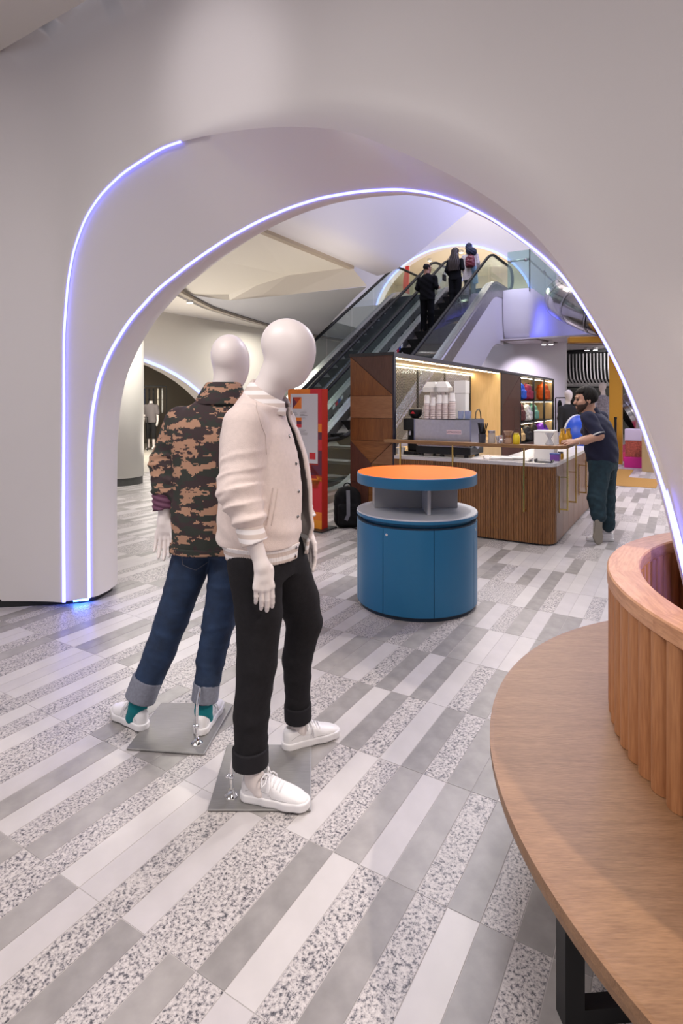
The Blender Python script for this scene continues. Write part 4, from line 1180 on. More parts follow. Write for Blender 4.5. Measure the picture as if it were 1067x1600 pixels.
# ------------------------------------------------------------------ front mannequin, cream bomber jacket
M_CREAM = mat('cream_wool', (.76, .635, .585), .85, var=.04, vscale=70, bump=.25, bscale=420, sheen=.3)
M_BLKJ = mat('black_denim', (.011, .010, .012), .85, spec=.25, var=.15, vscale=60, bump=.15, bscale=300)
def rib_mat(name, c1, c2, z0, per):
    m = mat(name, c1, .85); nt = m.node_tree; b = nt.nodes['Principled BSDF']
    tc = nt.nodes.new('ShaderNodeTexCoord'); sx = nt.nodes.new('ShaderNodeSeparateXYZ'); nt.links.new(tc.outputs['Object'], sx.inputs[0])
    a = nt.nodes.new('ShaderNodeMath'); a.operation = 'MULTIPLY_ADD'; a.inputs[1].default_value = 2 * math.pi / per; a.inputs[2].default_value = -z0 * 2 * math.pi / per
    s_ = nt.nodes.new('ShaderNodeMath'); s_.operation = 'SINE'; nt.links.new(sx.outputs[2], a.inputs[0]); nt.links.new(a.outputs[0], s_.inputs[0])
    r = nt.nodes.new('ShaderNodeValToRGB'); r.color_ramp.elements[0].position = .45; r.color_ramp.elements[1].position = .55
    r.color_ramp.elements[0].color = (*c1, 1); r.color_ramp.elements[1].color = (*c2, 1)
    h = nt.nodes.new('ShaderNodeMath'); h.operation = 'MULTIPLY_ADD'; h.inputs[1].default_value = .5; h.inputs[2].default_value = .5
    nt.links.new(s_.outputs[0], h.inputs[0]); nt.links.new(h.outputs[0], r.inputs[0]); nt.links.new(r.outputs[0], b.inputs['Base Color'])
    return m
M_RIB = rib_mat('knit_rib', (.62, .52, .47), (.84, .79, .78), .93, .034)
m1 = thing('mannequin', 'white faceless mannequin in cream bomber jacket and black jeans, nearest the camera', 'mannequin', (-.31, 2.36, 0), 0)
f1 = Fig(m1)
PH = -18; FX, FY = math.cos(R(PH)), math.sin(R(PH)); LX, LY = -FY, FX
torso1 = smooth_rows([(.915, -.315, 2.355, .150, .180, PH), (.96, -.318, 2.357, .158, .190, PH), (1.0, -.322, 2.36, .172, .205, PH), (1.1, -.320, 2.36, .170, .208, PH), (1.2, -.318, 2.36, .166, .208, PH), (1.32, -.325, 2.36, .158, .21, PH), (1.42, -.335, 2.362, .14, .205, PH), (1.49, -.34, 2.365, .118, .17, PH), (1.535, -.325, 2.362, .108, .135, PH), (1.60, -.31, 2.36, .085, .09, PH)], 5)
S_R, E_R, C_R = (-.372, 2.20, 1.455), (-.387, 2.135, 1.215), (-.345, 2.113, 1.122)
S_L, E_L, C_L = (-.285, 2.535, 1.45), (-.285, 2.61, 1.22), (-.19, 2.57, 1.09)
def fl(P): return (P[0] + .32) * FX + (P[1] - 2.36) * FY, (P[0] + .32) * LX + (P[1] - 2.36) * LY
def sleeve(P, S, E, C, rs, amp):
    d = chain(P, [S, E, C], rs, .03)
    z = P[2]
    w = np.clip((1.40 - z) / .12, 0, 1)
    return d + wrinkle(P, S, C, amp, 95, 1.0) * w
def jacket1(P):
    d = loft(P, torso1, 2.25)
    f, l = fl(P)
    d = d + .0045 * np.sin(l * 34 + P[2] * 9) * np.clip((1.3 - P[2]) / .2, 0, 1) + .004 * np.sin(P[2] * 60 + f * 30) * np.clip((1.12 - P[2]) / .1, 0, 1)
    # far front panel flares a little
    d = d - .022 * np.exp(-((l - .085) / .05) ** 2) * np.clip(f / .1, 0, 1) * np.clip((1.5 - P[2]) / .3, 0, 1)
    inner = d + .014
    d = smin(d, sleeve(P, S_R, E_R, C_R, (.088, .078, .066), .0085), .022)
    d = smin(d, sleeve(P, S_L, E_L, C_L, (.085, .074, .062), .007), .02)
    w = .018 + .022 * np.clip((1.55 - P[2]) / .6, 0, 1)
    slot = np.maximum(np.abs(l - .028) - w, -(f - .02))
    d = np.maximum(d, -np.maximum(slot, -1e3))
    cav = np.maximum(inner, -(f + .02)); d = np.maximum(d, -cav)
    d = np.maximum(d, .975 - P[2]); d = np.maximum(d, P[2] - (1.555 - .40 * (f - .015)))
    return d
LO1, HI1 = (-.62, 2.0, .88), (.02, 2.76, 1.66)
jk1 = f1.part('bomber_jacket', jacket1, LO1, HI1, .0062, M_CREAM)
def hem1(P):
    d = loft(P, torso1, 2.25) + .002; f, l = fl(P)
    an = np.arctan2(l, f); d = d + .0016 * np.sin(an * 120)
    d = d - .02 * np.exp(-((l - .085) / .05) ** 2) * np.clip(f / .1, 0, 1)
    d = np.maximum(d, -(d + .012)); w = .040
    d = np.maximum(d, -np.maximum(np.abs(l - .028) - w, -(f - .02)))
    return np.maximum(d, np.maximum(.912 - P[2], P[2] - .982))
f1.part('hem_rib', hem1, (-.56, 2.1, .90), (-.06, 2.62, 1.0), .0045, M_RIB, jk1)
def cuff_fn(a, b, r):
    def fn(P):
        ba = np.array(b) - np.array(a); L = np.linalg.norm(ba); e = ba / L
        t = sum((P[i] - a[i]) * e[i] for i in range(3)); rad = np.sqrt(np.maximum(sum((P[i] - a[i]) ** 2 for i in range(3)) - t * t, 0))
        return np.maximum(np.abs(rad - r + .004) - .006, np.maximum(-t, t - L))
    return fn
def box_of(a, b, m): return tuple(min(a[i], b[i]) - m for i in range(3)), tuple(max(a[i], b[i]) + m for i in range(3))
for a, b_ in (((-.346, 2.113, 1.092), (-.322, 2.106, 1.026)), ((-.185, 2.572, 1.065), (-.16, 2.56, 1.015))):
    lo, hi = box_of(a, b_, .07); f1.part('cuff_rib', cuff_fn(a, b_, .049), lo, hi, .004, M_RIB, jk1)
NB0, NB1 = np.array((-.352, 2.372, 1.50)), np.array((-.265, 2.348, 1.665))
cb_ = MB(); rows = []
for kk in range(4):          # inner-outer section of the standing knit collar
    pass
nth = 72; gap = 26
for sec in ((.103, .112, -.305, 1.532, .045), (.100, .108, -.304, 1.548, .045), (.0885, .092, -.299, 1.572, .047), (.079, .081, -.294, 1.592, .048), (.075, .077, -.292, 1.594, .048), (.071, .073, -.292, 1.588, .048), (.081, .085, -.298, 1.560, .045), (.095, .103, -.305, 1.530, .045)):
    ra, rb, cx_, z0, tl = sec; row = []
    for k in range(nth + 1):
        th = R(gap + 8 + (360 - 2 * gap) * k / nth); wv = 1 + .008 * (1 if k % 2 else -1)
        f_, l_ = ra * wv * math.cos(th), rb * wv * math.sin(th)
        row.append((cx_ + f_ * FX + l_ * LX, 2.36 + f_ * FY + l_ * LY, z0 - tl * math.cos(th)))
    rows.append(row)
cb_.grid(rows); cb_.grid([[r[0] for r in rows], [r[0] for r in rows[::-1]]]); 
f1.mb('collar_rib', cb_, M_RIB, jk1, angle=60)
M_WS = mat('wool_seam', (.60, .49, .445), .9)
def cl_(pts): return [((x, 1.7, z), (0, 1, 0)) for x, z in pts]
def poly_(pts, n=10): return [(pts[i][0] + (pts[i + 1][0] - pts[i][0]) * k / n, pts[i][1] + (pts[i + 1][1] - pts[i][1]) * k / n) for i in range(len(pts) - 1) for k in range(n)]
seam(f1, jk1, cl_(poly_([(-.335, 1.545), (-.315, 1.50), (-.290, 1.42), (-.285, 1.34)])), M_WS, .0018)
seam(f1, jk1, cl_(poly_([(-.262, 1.22), (-.272, 1.15), (-.285, 1.075)])), M_WS, .0035); seam(f1, jk1, cl_(poly_([(-.245, 1.215), (-.255, 1.145), (-.268, 1.07)])), M_WS, .0022)
# snaps along the near front edge
snap = MB().lathe([(0, .004), (.0045, .004), (.0065, .002), (.0075, 0)], seg=14, cap=False).mesh('snap'); snap.materials.append(mat('snap_metal', (.30, .28, .27), .25, 1.0))
jb = BVHTree.FromPolygons([v.co for v in jk1.data.vertices], [tuple(p.vertices) for p in jk1.data.polygons])
hmz = [o for o in jk1.children if o.name.startswith('hem_rib')][0]
hb = BVHTree.FromPolygons([v.co for v in hmz.data.vertices], [tuple(p.vertices) for p in hmz.data.polygons])
for z in (1.515, 1.41, 1.30, 1.19, 1.09, .965, .93):
    bv = hb if z < .98 else jb
    lo_ = -.034 - .012 * max(0, (1.3 - z)) 
    org = Vector((-.32 + FX * .5 + LX * lo_ + .31, 2.36 + FY * .5 + LY * lo_ - 2.36, z))
    hit = bv.ray_cast(org, Vector((-FX, -FY, 0)))
    if hit[0] is None: continue
    o = bpy.data.objects.new('snap', snap); COL.objects.link(o); o.parent = jk1
    o.location = hit[0] + hit[1] * .0005; o.rotation_euler = hit[1].to_track_quat('Z', 'Y').to_euler()
def shirt1(P):
    d = loft(P, torso1, 2.2) + .030
    f, l = fl(P); return np.maximum(d + .003 * np.sin(l * 60 + P[2] * 14), P[2] - (1.55 - .40 * (f - .015)))
f1.part('olive_shirt', shirt1, (-.56, 2.1, .93), (-.06, 2.62, 1.60), .008, mat('olive_shirt', (.075, .062, .048), .85))
def trousers1(P):
    r = chain(P, [(-.345, 2.275, .90), (-.327, 2.255, .707), (-.333, 2.24, .52), (-.352, 2.22, .33), (-.352, 2.205, .145)], [.110, .092, .078, .069, .062], .015)
    l = chain(P, [(-.265, 2.43, .90), (-.19, 2.495, .68), (-.165, 2.525, .57), (-.198, 2.54, .40), (-.196, 2.55, .16)], [.110, .092, .079, .066, .054], .015)
    a = wrinkle(P, (-.33, 2.25, .9), (-.352, 2.205, .14), .0030, 60, .3) * np.clip((.5 - P[2]) / .2 + .35, .25, 1)
    r = r + a; l = l + wrinkle(P, (-.2, 2.5, .9), (-.196, 2.55, .16), .0035, 60, 2.3) * np.clip((.5 - P[2]) / .2 + .35, .25, 1)
    d = smin(r, l, .02)
    hp = loft(P, [(.84, -.31, 2.36, .12, .155, PH), (.90, -.312, 2.36, .132, .170, PH), (1.0, -.315, 2.36, .125, .165, PH)], 2.2)
    d = smin(d, hp, .03)
    return np.maximum(d, np.maximum(.138 - P[2], P[2] - 1.0))
tr1 = f1.part('black_jeans', trousers1, (-.56, 2.05, .11), (-.02, 2.70, 1.02), .0065, M_BLKJ)
for a, b_, r in (((-.353, 2.206, .208), (-.352, 2.204, .145), .066), ((-.196, 2.547, .195), (-.195, 2.552, .128), .057)):
    lo, hi = box_of(a, b_, .085); fn0 = cuff_fn(a, b_, r)
    f1.part('turn_up', (lambda P, fn0=fn0: fn0(P) - .002), lo, hi, .004, mat('black_turn_up', (.014, .013, .016), .85, spec=.25), tr1)
body = []
def bust1(P):
    d = chain(P, [(-.35, 2.372, 1.44), tuple(NB0), tuple(NB1), (-.24, 2.342, 1.72)], [.085, .073, .0635, .06], .02)
    c = ell(P, (-.226, 2.335, 1.788), (.104, .087, .102)); j = ell(P, (-.190, 2.326, 1.712), (.074, .066, .110), rotm(-10, 12))
    return smin(d, smin(c, j, .07), .035)
body.append(sdf_mesh('b', bust1, (-.48, 2.2, 1.42), (-.06, 2.48, 1.92), .0055))
body.append(hand_mesh((-.294, 2.100, .945), (.09, .0, -1), (.95, .35, 0), (-.35, .95, 0), curl=11, spread=0, r_f=.037, thumb_in=.024, elbow=(-.348, 2.114, 1.10), fl_=1.16))
body.append(hand_mesh((-.155, 2.55, .965), (.18, -.05, -1), (.7, -.7, 0), (-.7, -.7, 0), curl=14, spread=1, fore=.08, fl_=1.12, elbow=(-.19, 2.572, 1.08)))
body.append(sdf_mesh('b', lambda P: chain(P, [(-.350, 2.207, .2), (-.337, 2.203, .09), (-.31, 2.197, .05)], [.040, .034, .034], .02), (-.42, 2.12, .0), (-.22, 2.29, .26), .006))
body.append(sdf_mesh('b', lambda P: chain(P, [(-.196, 2.552, .19), (-.19, 2.562, .09), (-.17, 2.572, .05)], [.038, .033, .033], .02), (-.28, 2.48, .0), (-.10, 2.65, .25), .006))
for n_, q in zip(('head', 'hand', 'hand', 'ankle', 'ankle'), body): f1.put(n_, q, M_MANN)
shoe(m1, (-.392, 2.22, .010), -13); shoe(m1, (-.262, 2.525, .006), 27)
stand(f1, [(-.505, 2.145), (-.115, 2.145), (-.135, 2.555), (-.512, 2.555)], (-.430, 2.222), .20, (-.372, 2.212, .225))

# ------------------------------------------------------------------ second mannequin, camouflage jacket, seen from behind
def camo():
    m = mat('camouflage_cloth', (.05, .05, .04), .85); nt = m.node_tree; b = nt.nodes['Principled BSDF']
    tc = nt.nodes.new('ShaderNodeTexCoord'); sn = nt.nodes.new('ShaderNodeVectorMath'); sn.operation = 'SNAP'; sn.inputs[1].default_value = (.0045, .0045, .0045)
    nt.links.new(tc.outputs['Object'], sn.inputs[0])
    def layer(scale, off, lo, hi):
        mp = nt.nodes.new('ShaderNodeMapping'); mp.inputs['Scale'].default_value = (1, 1, 2.3); mp.inputs['Location'].default_value = off
        n = nt.nodes.new('ShaderNodeTexNoise'); n.inputs['Scale'].default_value = scale; n.inputs['Detail'].default_value = 3; n.inputs['Roughness'].default_value = .62
        r = nt.nodes.new('ShaderNodeMath'); r.operation = 'GREATER_THAN'; r.inputs[1].default_value = lo
        nt.links.new(sn.outputs[0], mp.inputs[0]); nt.links.new(mp.outputs[0], n.inputs['Vector']); nt.links.new(n.outputs[0], r.inputs[0])
        return r.outputs[0]
    def mix(f, a, c):
        x = nt.nodes.new('ShaderNodeMix'); x.data_type = 'RGBA'; nt.links.new(f, x.inputs[0])
        if isinstance(a, tuple): x.inputs[6].default_value = (*a, 1)
        else: nt.links.new(a, x.inputs[6])
        x.inputs[7].default_value = (*c, 1); return x.outputs[2]
    c = mix(layer(12, (3, 1, 2), .5, 0), (.040, .024, .026), (.028, .032, .026))
    c = mix(layer(12, (9, 4, 5), .540, 0), c, (.40, .225, .145))
    nt.links.new(c, b.inputs['Base Color'])
    return m
M_CAMO = camo()
M_JEAN = mat('blue_denim', (.012, .030, .075), .8, var=.35, vscale=14, bump=.2, bscale=350)
M_TURN = mat('denim_turn_up', (.20, .21, .26), .85, var=.12, vscale=90)
M_TEAL = mat('teal_sock', (.0, .17, .20), .9)
m2 = thing('mannequin', 'white faceless mannequin in camouflage jacket and blue jeans, seen from behind', 'mannequin', (-.62, 2.76, 0), 0)
f2 = Fig(m2)
T2 = smooth_rows([(.835, -.605, 2.76, .218, .142, 6), (.95, -.605, 2.76, .215, .143, 6), (1.1, -.602, 2.76, .212, .142, 6), (1.25, -.60, 2.765, .215, .142, 6), (1.38, -.60, 2.765, .222, .138, 6), (1.46, -.598, 2.762, .205, .12, 6), (1.52, -.592, 2.76, .155, .098, 6), (1.57, -.586, 2.76, .09, .078, 6)], 5)
SL2, EL2, CL2 = (-.785, 2.785, 1.445), (-.868, 2.79, 1.25), (-.853, 2.742, 1.125)
SR2, ER2, CR2 = (-.41, 2.785, 1.445), (-.365, 2.815, 1.25), (-.39, 2.78, 1.12)
def jacket2(P):
    d = loft(P, T2, 2.5)
    d = d + .003 * np.sin(P[2] * 30 + P[0] * 25) * np.clip((1.3 - P[2]) / .3, 0, 1)
    inner = d + .013
    for S, E, C, p in ((SL2, EL2, CL2, .4), (SR2, ER2, CR2, 2.)):
        s_ = chain(P, [S, E, C], (.082, .070, .062), .03) + wrinkle(P, S, C, .007, 105, p) * np.clip((1.42 - P[2]) / .1, 0, 1)
        d = smin(d, s_, .038)
    d = np.maximum(d, -np.maximum(inner, P[2] - 1.2))
    # back yoke seam
    return np.maximum(d, .838 - P[2])
jk2 = f2.part('camouflage_jacket', jacket2, (-1.0, 2.52, .80), (-.22, 2.98, 1.62), .0062, M_CAMO)
def collar2(P):
    z = P[2] - .25 * (P[1] - 2.76) * 0
    rows = [(1.535, -.585, 2.765, .128, .110, 6), (1.56, -.583, 2.765, .122, .106, 6), (1.61, -.577, 2.765, .098, .090, 6), (1.634, -.573, 2.765, .086, .082, 6), (1.642, -.572, 2.765, .078, .076, 6)]
    o = loft(P, rows, 2.2); return np.maximum(o, -(o + .011))
f2.part('collar', collar2, (-.74, 2.62, 1.51), (-.42, 2.90, 1.66), .0045, M_CAMO, jk2)
hem_b = lambda P: np.maximum(np.abs(loft(P, T2, 2.5, False) + .001) - .0045, np.maximum(.832 - P[2], P[2] - .866))
f2.part('hem_band', hem_b, (-.86, 2.58, .815), (-.36, 2.94, .88), .0055, M_CAMO, jk2)
for a, b_ in (((-.853, 2.742, 1.105), (-.846, 2.728, 1.030)), ((-.390, 2.78, 1.10), (-.397, 2.77, 1.03))):
    lo, hi = box_of(a, b_, .075); fn0 = cuff_fn(a, b_, .054)
    f2.part('sleeve_lining', (lambda P, fn0=fn0: fn0(P) + .003 * np.sin(P[2] * 260 + P[0] * 60)), lo, hi, .004, mat('plum_lining', (.115, .035, .075), .7), jk2)
def jeans2(P):
    l = chain(P, [(-.70, 2.765, .88), (-.752, 2.76, .705), (-.818, 2.75, .50), (-.875, 2.735, .34), (-.945, 2.715, .165)], [.108, .089, .079, .073, .067], .015)
    r = chain(P, [(-.515, 2.755, .88), (-.552, 2.735, .715), (-.585, 2.71, .5), (-.615, 2.685, .34), (-.638, 2.665, .17)], [.108, .087, .076, .067, .058], .015)
    l = l + wrinkle(P, (-.70, 2.76, .88), (-.945, 2.71, .16), .0028, 70, 1.0); r = r + wrinkle(P, (-.515, 2.75, .88), (-.638, 2.66, .17), .0035, 75, 2.0) 
    d = smin(l, r, .02)
    d = smin(d, loft(P, [(.82, -.607, 2.76, .175, .12, 6), (.9, -.607, 2.76, .185, .125, 6), (1.0, -.605, 2.76, .175, .12, 6)], 2.3), .03)
    return np.maximum(d, np.maximum(.15 - P[2], P[2] - 1.0))
jn2 = f2.part('blue_jeans', jeans2, (-1.06, 2.58, .12), (-.36, 2.92, 1.02), .0065, M_JEAN)
for a, b_, r in (((-.925, 2.72, .228), (-.958, 2.71, .135), .070), ((-.632, 2.672, .232), (-.640, 2.664, .152), .059)):
    lo, hi = box_of(a, b_, .09); fn0 = cuff_fn(a, b_, r); f2.part('turn_up', (lambda P, fn0=fn0: fn0(P) - .001), lo, hi, .004, M_TURN, jn2)
# back pocket stitched on the seat
M_ST = mat('stitch_thread', (.18, .17, .20), .8)
seam(f2, jn2, [((-.745 + .0 * k, 2.4, .875 - .01 * k), (0, 1, 0)) for k in range(9)] + [((-.745 + .06 * k / 5, 2.4, .785 - .03 * k / 5), (0, 1, 0)) for k in range(6)] + [((-.685 + .05 * k / 5, 2.4, .755 + .03 * k / 5), (0, 1, 0)) for k in range(6)], M_ST)
body = []
def bust2(P):
    d = chain(P, [(-.585, 2.76, 1.48), (-.578, 2.76, 1.58), (-.556, 2.765, 1.68)], [.07, .062, .056], .02)
    c = ell(P, (-.546, 2.768, 1.775), (.087, .104, .10)); j = ell(P, (-.535, 2.80, 1.705), (.067, .075, .11), rotm(90, 12))
    return smin(d, smin(c, j, .06), .03)
body.append(sdf_mesh('b', bust2, (-.72, 2.6, 1.45), (-.40, 2.95, 1.91), .0055))
body.append(hand_mesh((-.846, 2.712, .985), (-.02, -.08, -1), (1, .1, 0), (0.12, -1, 0), curl=9, spread=2, fore=.13, thumb_in=.010, fl_=1.12))
body.append(hand_mesh((-.400, 2.765, .985), (0, -.1, -1), (-1, .1, 0), (0, -1, 0), curl=10, spread=3, fore=.1))
for n_, q in zip(('head', 'hand', 'hand'), body): f2.put(n_, q, M_MANN)
f2.part('sock', lambda P: chain(P, [(-.950, 2.712, .2), (-.968, 2.708, .10), (-.99, 2.72, .045)], [.042, .040, .040], .02), (-1.06, 2.64, .02), (-.88, 2.79, .25), .0055, M_TEAL)
f2.part('sock', lambda P: chain(P, [(-.639, 2.666, .2), (-.648, 2.672, .10), (-.648, 2.70, .045)], [.041, .038, .039], .02), (-.72, 2.6, .02), (-.57, 2.78, .25), .0055, M_TEAL)
shoe(m2, (-.918, 2.668, .006), 141); shoe(m2, (-.655, 2.615, .010), 84)
stand(f2, [(-.955, 2.525), (-.600, 2.485), (-.552, 2.895), (-.92, 2.912)], (-.652, 2.565), .23, (-.642, 2.62, .24))
# ------------------------------------------------------------------ people
M_SKIN = mat('skin', (.46, .255, .175), .5, var=.05, vscale=30)
M_HAIR = mat('black_hair', (.010, .008, .007), .7, spec=.2, bump=.4, bscale=160)
M_EYE = mat('eye_dark', (.02, .015, .012), .2)
def head_sdf(P, c, M, s=1.0, neck=True):
    q = loc(P, c, M); Q = [x / s for x in q]
    d = ell(Q, (-.012, 0, .032), (.097, .076, .093))
    d = smin(d, ell(Q, (.030, 0, -.050), (.060, .056, .062)), .045)
    d = smin(d, ell(Q, (.066, 0, -.096), (.026, .024, .022)), .025)
    d = smin(d, cap(Q, (.082, 0, .018), (.106, 0, -.022), .009, .0145), .012)
    d = smin(d, ell(Q, (.078, 0, .036), (.018, .052, .012)), .015)
    d = smin(d, ell(Q, (.088, 0, -.060), (.013, .026, .007)), .006); d = smin(d, ell(Q, (.086, 0, -.074), (.013, .022, .008)), .006)
    for sg in (1, -1):
        d = smax(d, -ell(Q, (.096, sg * .033, .010), (.016, .020, .012)), .012)
        d = smin(d, ell(Q, (.058, sg * .042, -.022), (.028, .018, .022)), .02)
        d = smin(d, ell(Q, (-.010, sg * .080, -.010), (.020, .009, .033)), .008)
    if neck: d = smin(d, cap(Q, (-.028, 0, -.06), (-.045, 0, -.20), .055, .060), .03)
    return d * s
def hair_sdf(P, c, M, s=1.0, grow=.014, long=0.0):
    q = loc(P, c, M); Q = [x / s for x in q]
    # thickness fades out towards the hairline (forehead, temples, sideburns, nape)
    front = np.maximum(np.minimum(Q[2] - .070 - .25 * np.maximum(.06 - Q[0], 0) * 0, 9), .022 - Q[0] - .30 * np.maximum(-Q[2], 0) + .12 * Q[2])
    side = np.minimum(front, Q[2] + .062 + .25 * Q[0])
    th = np.clip(side / .022 + .25, -.25, 1)
    d = ell(Q, (-.014, 0, .034), (.098, .078, .095)) - grow * 1.25 * th
    d = d + .0035 * np.sin(Q[0] * 190 + Q[2] * 60) * np.sin(Q[1] * 170 + Q[2] * 90)
    return d * s
def head(fig, parent, c, M, s, skin=M_SKIN, hair=True, beard=False):
    pass
# ---- man leaning on the rail
p1 = thing('person', 'bearded man in navy polo shirt and jeans leaning on the counter rail', 'person', (2.90, 6.33, 0), 0)
g1 = Fig(p1)
YW = 142
M_POLO = mat('navy_polo', (.010, .012, .038), .85, var=.1, vscale=40)
M_DEN = mat('dark_denim', (.012, .036, .050), .8, var=.3, vscale=20)
HM = rotm(172, 6, 0)
HC = (2.690, 6.28, 1.565)
WR = (2.515, 6.075, 1.118)
def arm3(P): return chain(P, [(2.69, 6.115, 1.31), (2.735, 6.045, 1.185), (2.60, 6.06, 1.135), WR], [.050, .049, .043, .030], .02)
body = lambda P: np.minimum(np.minimum(smin(head_sdf(P, HC, HM, 1.08), cap(P, (2.72, 6.29, 1.44), (2.80, 6.32, 1.34), .062, .08), .03), arm3(P)), smin(chain(P, [(2.80, 6.32, 1.34), (2.83, 6.33, 1.25)], [.08, .09], .02), chain(P, [(2.83, 6.33, 1.25), (2.70, 6.13, 1.30)], [.07, .05], .02), .05))
hnd = lambda P: hand_sdf(P, WR, (-1, -.10, -.04), (.05, .75, .5), (0, .3, -1), curl=9, spread=2, s=1.0, fore=.02, r_f=.03)
full = lambda P: smin(body(P), hnd(P), .012)
bd = g1.part('body', full, (2.28, 5.94, 1.03), (2.96, 6.46, 1.74), .0055, M_SKIN)
g1.part('hair', lambda P: hair_sdf(P, HC, HM, 1.08, .012), (2.52, 6.12, 1.44), (2.86, 6.44, 1.75), .0055, M_HAIR)
def beard(P):
    q = loc(P, HC, HM); Q = [x / 1.08 for x in q]
    d = head_sdf(P, HC, HM, 1.08, False) - .004
    keep = np.maximum(Q[2] + .040 - .25 * np.maximum(.03 - Q[0], 0) * 4, -(Q[0] + .004))
    mouth = ell(Q, (.098, 0, -.066), (.02, .024, .013))
    nose = Q[2] + .045
    return np.maximum(np.maximum(d, keep), -mouth)
g1.part('beard', beard, (2.52, 6.16, 1.42), (2.76, 6.40, 1.60), .005, mat('dark_beard', (.055, .032, .024), .8))
e = MB()
for sg in (1, -1):
    w = Vector(HC) + Matrix(HM) @ Vector((.085, sg * .033, .010)) * 1.08; e.m = 0; e.sphere(w, .0115, 10, 8)
stuff(g1.mb('eyes', e, M_EYE, angle=60))
b = MB()
for sg in (1, -1):
    pts = [Vector(HC) + Matrix(HM) @ Vector((.093 - .008 * abs(k), sg * (.018 + .011 * k), .037 + .004 * math.sin(k))) * 1.08 for k in range(4)]
    b.tube(pts, .005, 6)
stuff(g1.mb('eyebrows', b, M_HAIR))
PT = smooth_rows([(.875, 2.905, 6.335, .155, .200, YW), (.95, 2.90, 6.335, .165, .212, YW), (1.06, 2.885, 6.33, .168, .215, YW), (1.2, 2.862, 6.325, .160, .215, YW), (1.30, 2.835, 6.32, .142, .215, YW), (1.375, 2.81, 6.315, .11, .165, YW), (1.425, 2.785, 6.31, .075, .09, YW), (1.455, 2.77, 6.305, .066, .07, YW)], 5)
def polo(P):
    d = loft(P, PT, 2.2)
    d = smin(d, cap(P, (2.665, 6.145, 1.365), (2.722, 6.06, 1.215), .082, .072), .03)
    d = smin(d, cap(P, (2.95, 6.48, 1.365), (2.80, 6.50, 1.22), .08, .066), .03)
    d = d + .005 * np.sin(P[2] * 50 + P[0] * 34) * np.sin(P[1] * 20)
    return np.maximum(d, .88 - P[2])
po = g1.part('polo_shirt', polo, (2.5, 5.93, .86), (3.2, 6.66, 1.48), .0075, M_POLO)
g1.part('sleeve_trim', lambda P: np.maximum(cap(P, (2.712, 6.075, 1.235), (2.735, 6.045, 1.175), .078, .073) , np.abs((P[0] - 2.728) * .25 + (P[1] - 6.053) * -.42 - (P[2] - 1.196) * .87) - .007), (2.60, 5.93, 1.10), (2.86, 6.18, 1.30), .005, mat('white_trim', (.7, .7, .7), .8), po)
g1.part('collar', lambda P: np.maximum(np.abs(cap(P, (2.775, 6.305, 1.40), (2.725, 6.292, 1.485), .082, .074)) - .007, -np.minimum(P[2] - 1.385 - (2.79 - P[0]) * .2, 1.47 + (P[0] - 2.75) * .3 - P[2])), (2.60, 6.16, 1.34), (2.90, 6.44, 1.54), .006, M_POLO, po)
def jeans3(P):
    a = chain(P, [(2.955, 6.37, .86), (2.95, 6.345, .47), (2.962, 6.325, .17)], [.122, .090, .072], .04)
    c = chain(P, [(2.85, 6.26, .86), (2.775, 6.19, .50), (2.785, 6.165, .31)], [.118, .090, .078], .04)
    d = smin(a, c, .02); d = smin(d, loft(P, [(.80, 2.905, 6.335, .135, .185, YW), (.88, 2.905, 6.335, .148, .195, YW), (.93, 2.90, 6.335, .14, .19, YW)], 2.2), .04)
    d = d + .004 * np.sin(P[2] * 75 + 6 * np.sin(P[0] * 22 + P[1] * 15)) * np.clip((.7 - P[2]) / .3, .15, 1)
    return np.maximum(d, P[2] - .94)
dj = g1.part('jeans', jeans3, (2.62, 6.02, .0), (3.16, 6.62, .96), .0085, M_DEN)
seam(g1, dj, [((2.86 + .0 * k, 5.8, .80 - .022 * k), (0, 1, 0)) for k in range(6)] + [((2.86 + .02 * k, 5.8, .69), (0, 1, 0)) for k in range(7)] + [((2.98, 5.8, .69 + .022 * k), (0, 1, 0)) for k in range(6)], mat('jean_seam', (.05, .07, .08), .8), .003)
shoe(p1, (3.02, 6.31, .0), 172, scale=1.05)
# raised foot: toes on the floor, sole turned to the viewer
Mx = Matrix(((0.05, .9985, .02), (.16, 0.01, .985), (-.985, .05, .16))).to_4x4()
MS = Matrix((( .03, -.999, 0), (.12, .0036, .9928), (-.9923, -.0298, .1201))).to_4x4()
shoe(p1, (2.765, 6.105, .285), 0, M=MS, scale=1.02, mu=mat('trainer_white', (.62, .62, .58), .5), ms=mat('trainer_sole', (.30, .27, .22), .7), laces=False)
g1.mb('heel_tab', MB().sphere((2.768, 6.165, .285), .022, 10, 8, (1.2, .8, .7)), mat('green_tab', (.05, .32, .10), .6), angle=60)
g1.mb('wrist_watch', MB().tube([(WR[0] + .012 + .0 * k, WR[1] + .031 * math.cos(2 * math.pi * k / 14), WR[2] + .031 * math.sin(2 * math.pi * k / 14)) for k in range(14)], .006, 6, close=True), mat('watch_steel', (.6, .6, .62), .25, 1.0))

# ---- three people riding up the right escalator
def person_up(label, v, u, hgt, build):
    x, y, _ = W(v, u); z = zsm(u, zn)
    t = thing('person', label, 'person', (x, y, z + .002), GA)      # local x = right, y = forward (up the stairs)
    return t
class LFig(Fig):
    def __init__(s, root): s.root = root; s.L = Matrix.Identity(4)
def HMl(yaw=90, pitch=0): return rotm(yaw, pitch)
M_SUIT = mat('black_suit', (.0045, .0045, .006), .85, spec=.12)
M_BSHO = mat('black_shoe', (.012, .012, .012), .35)
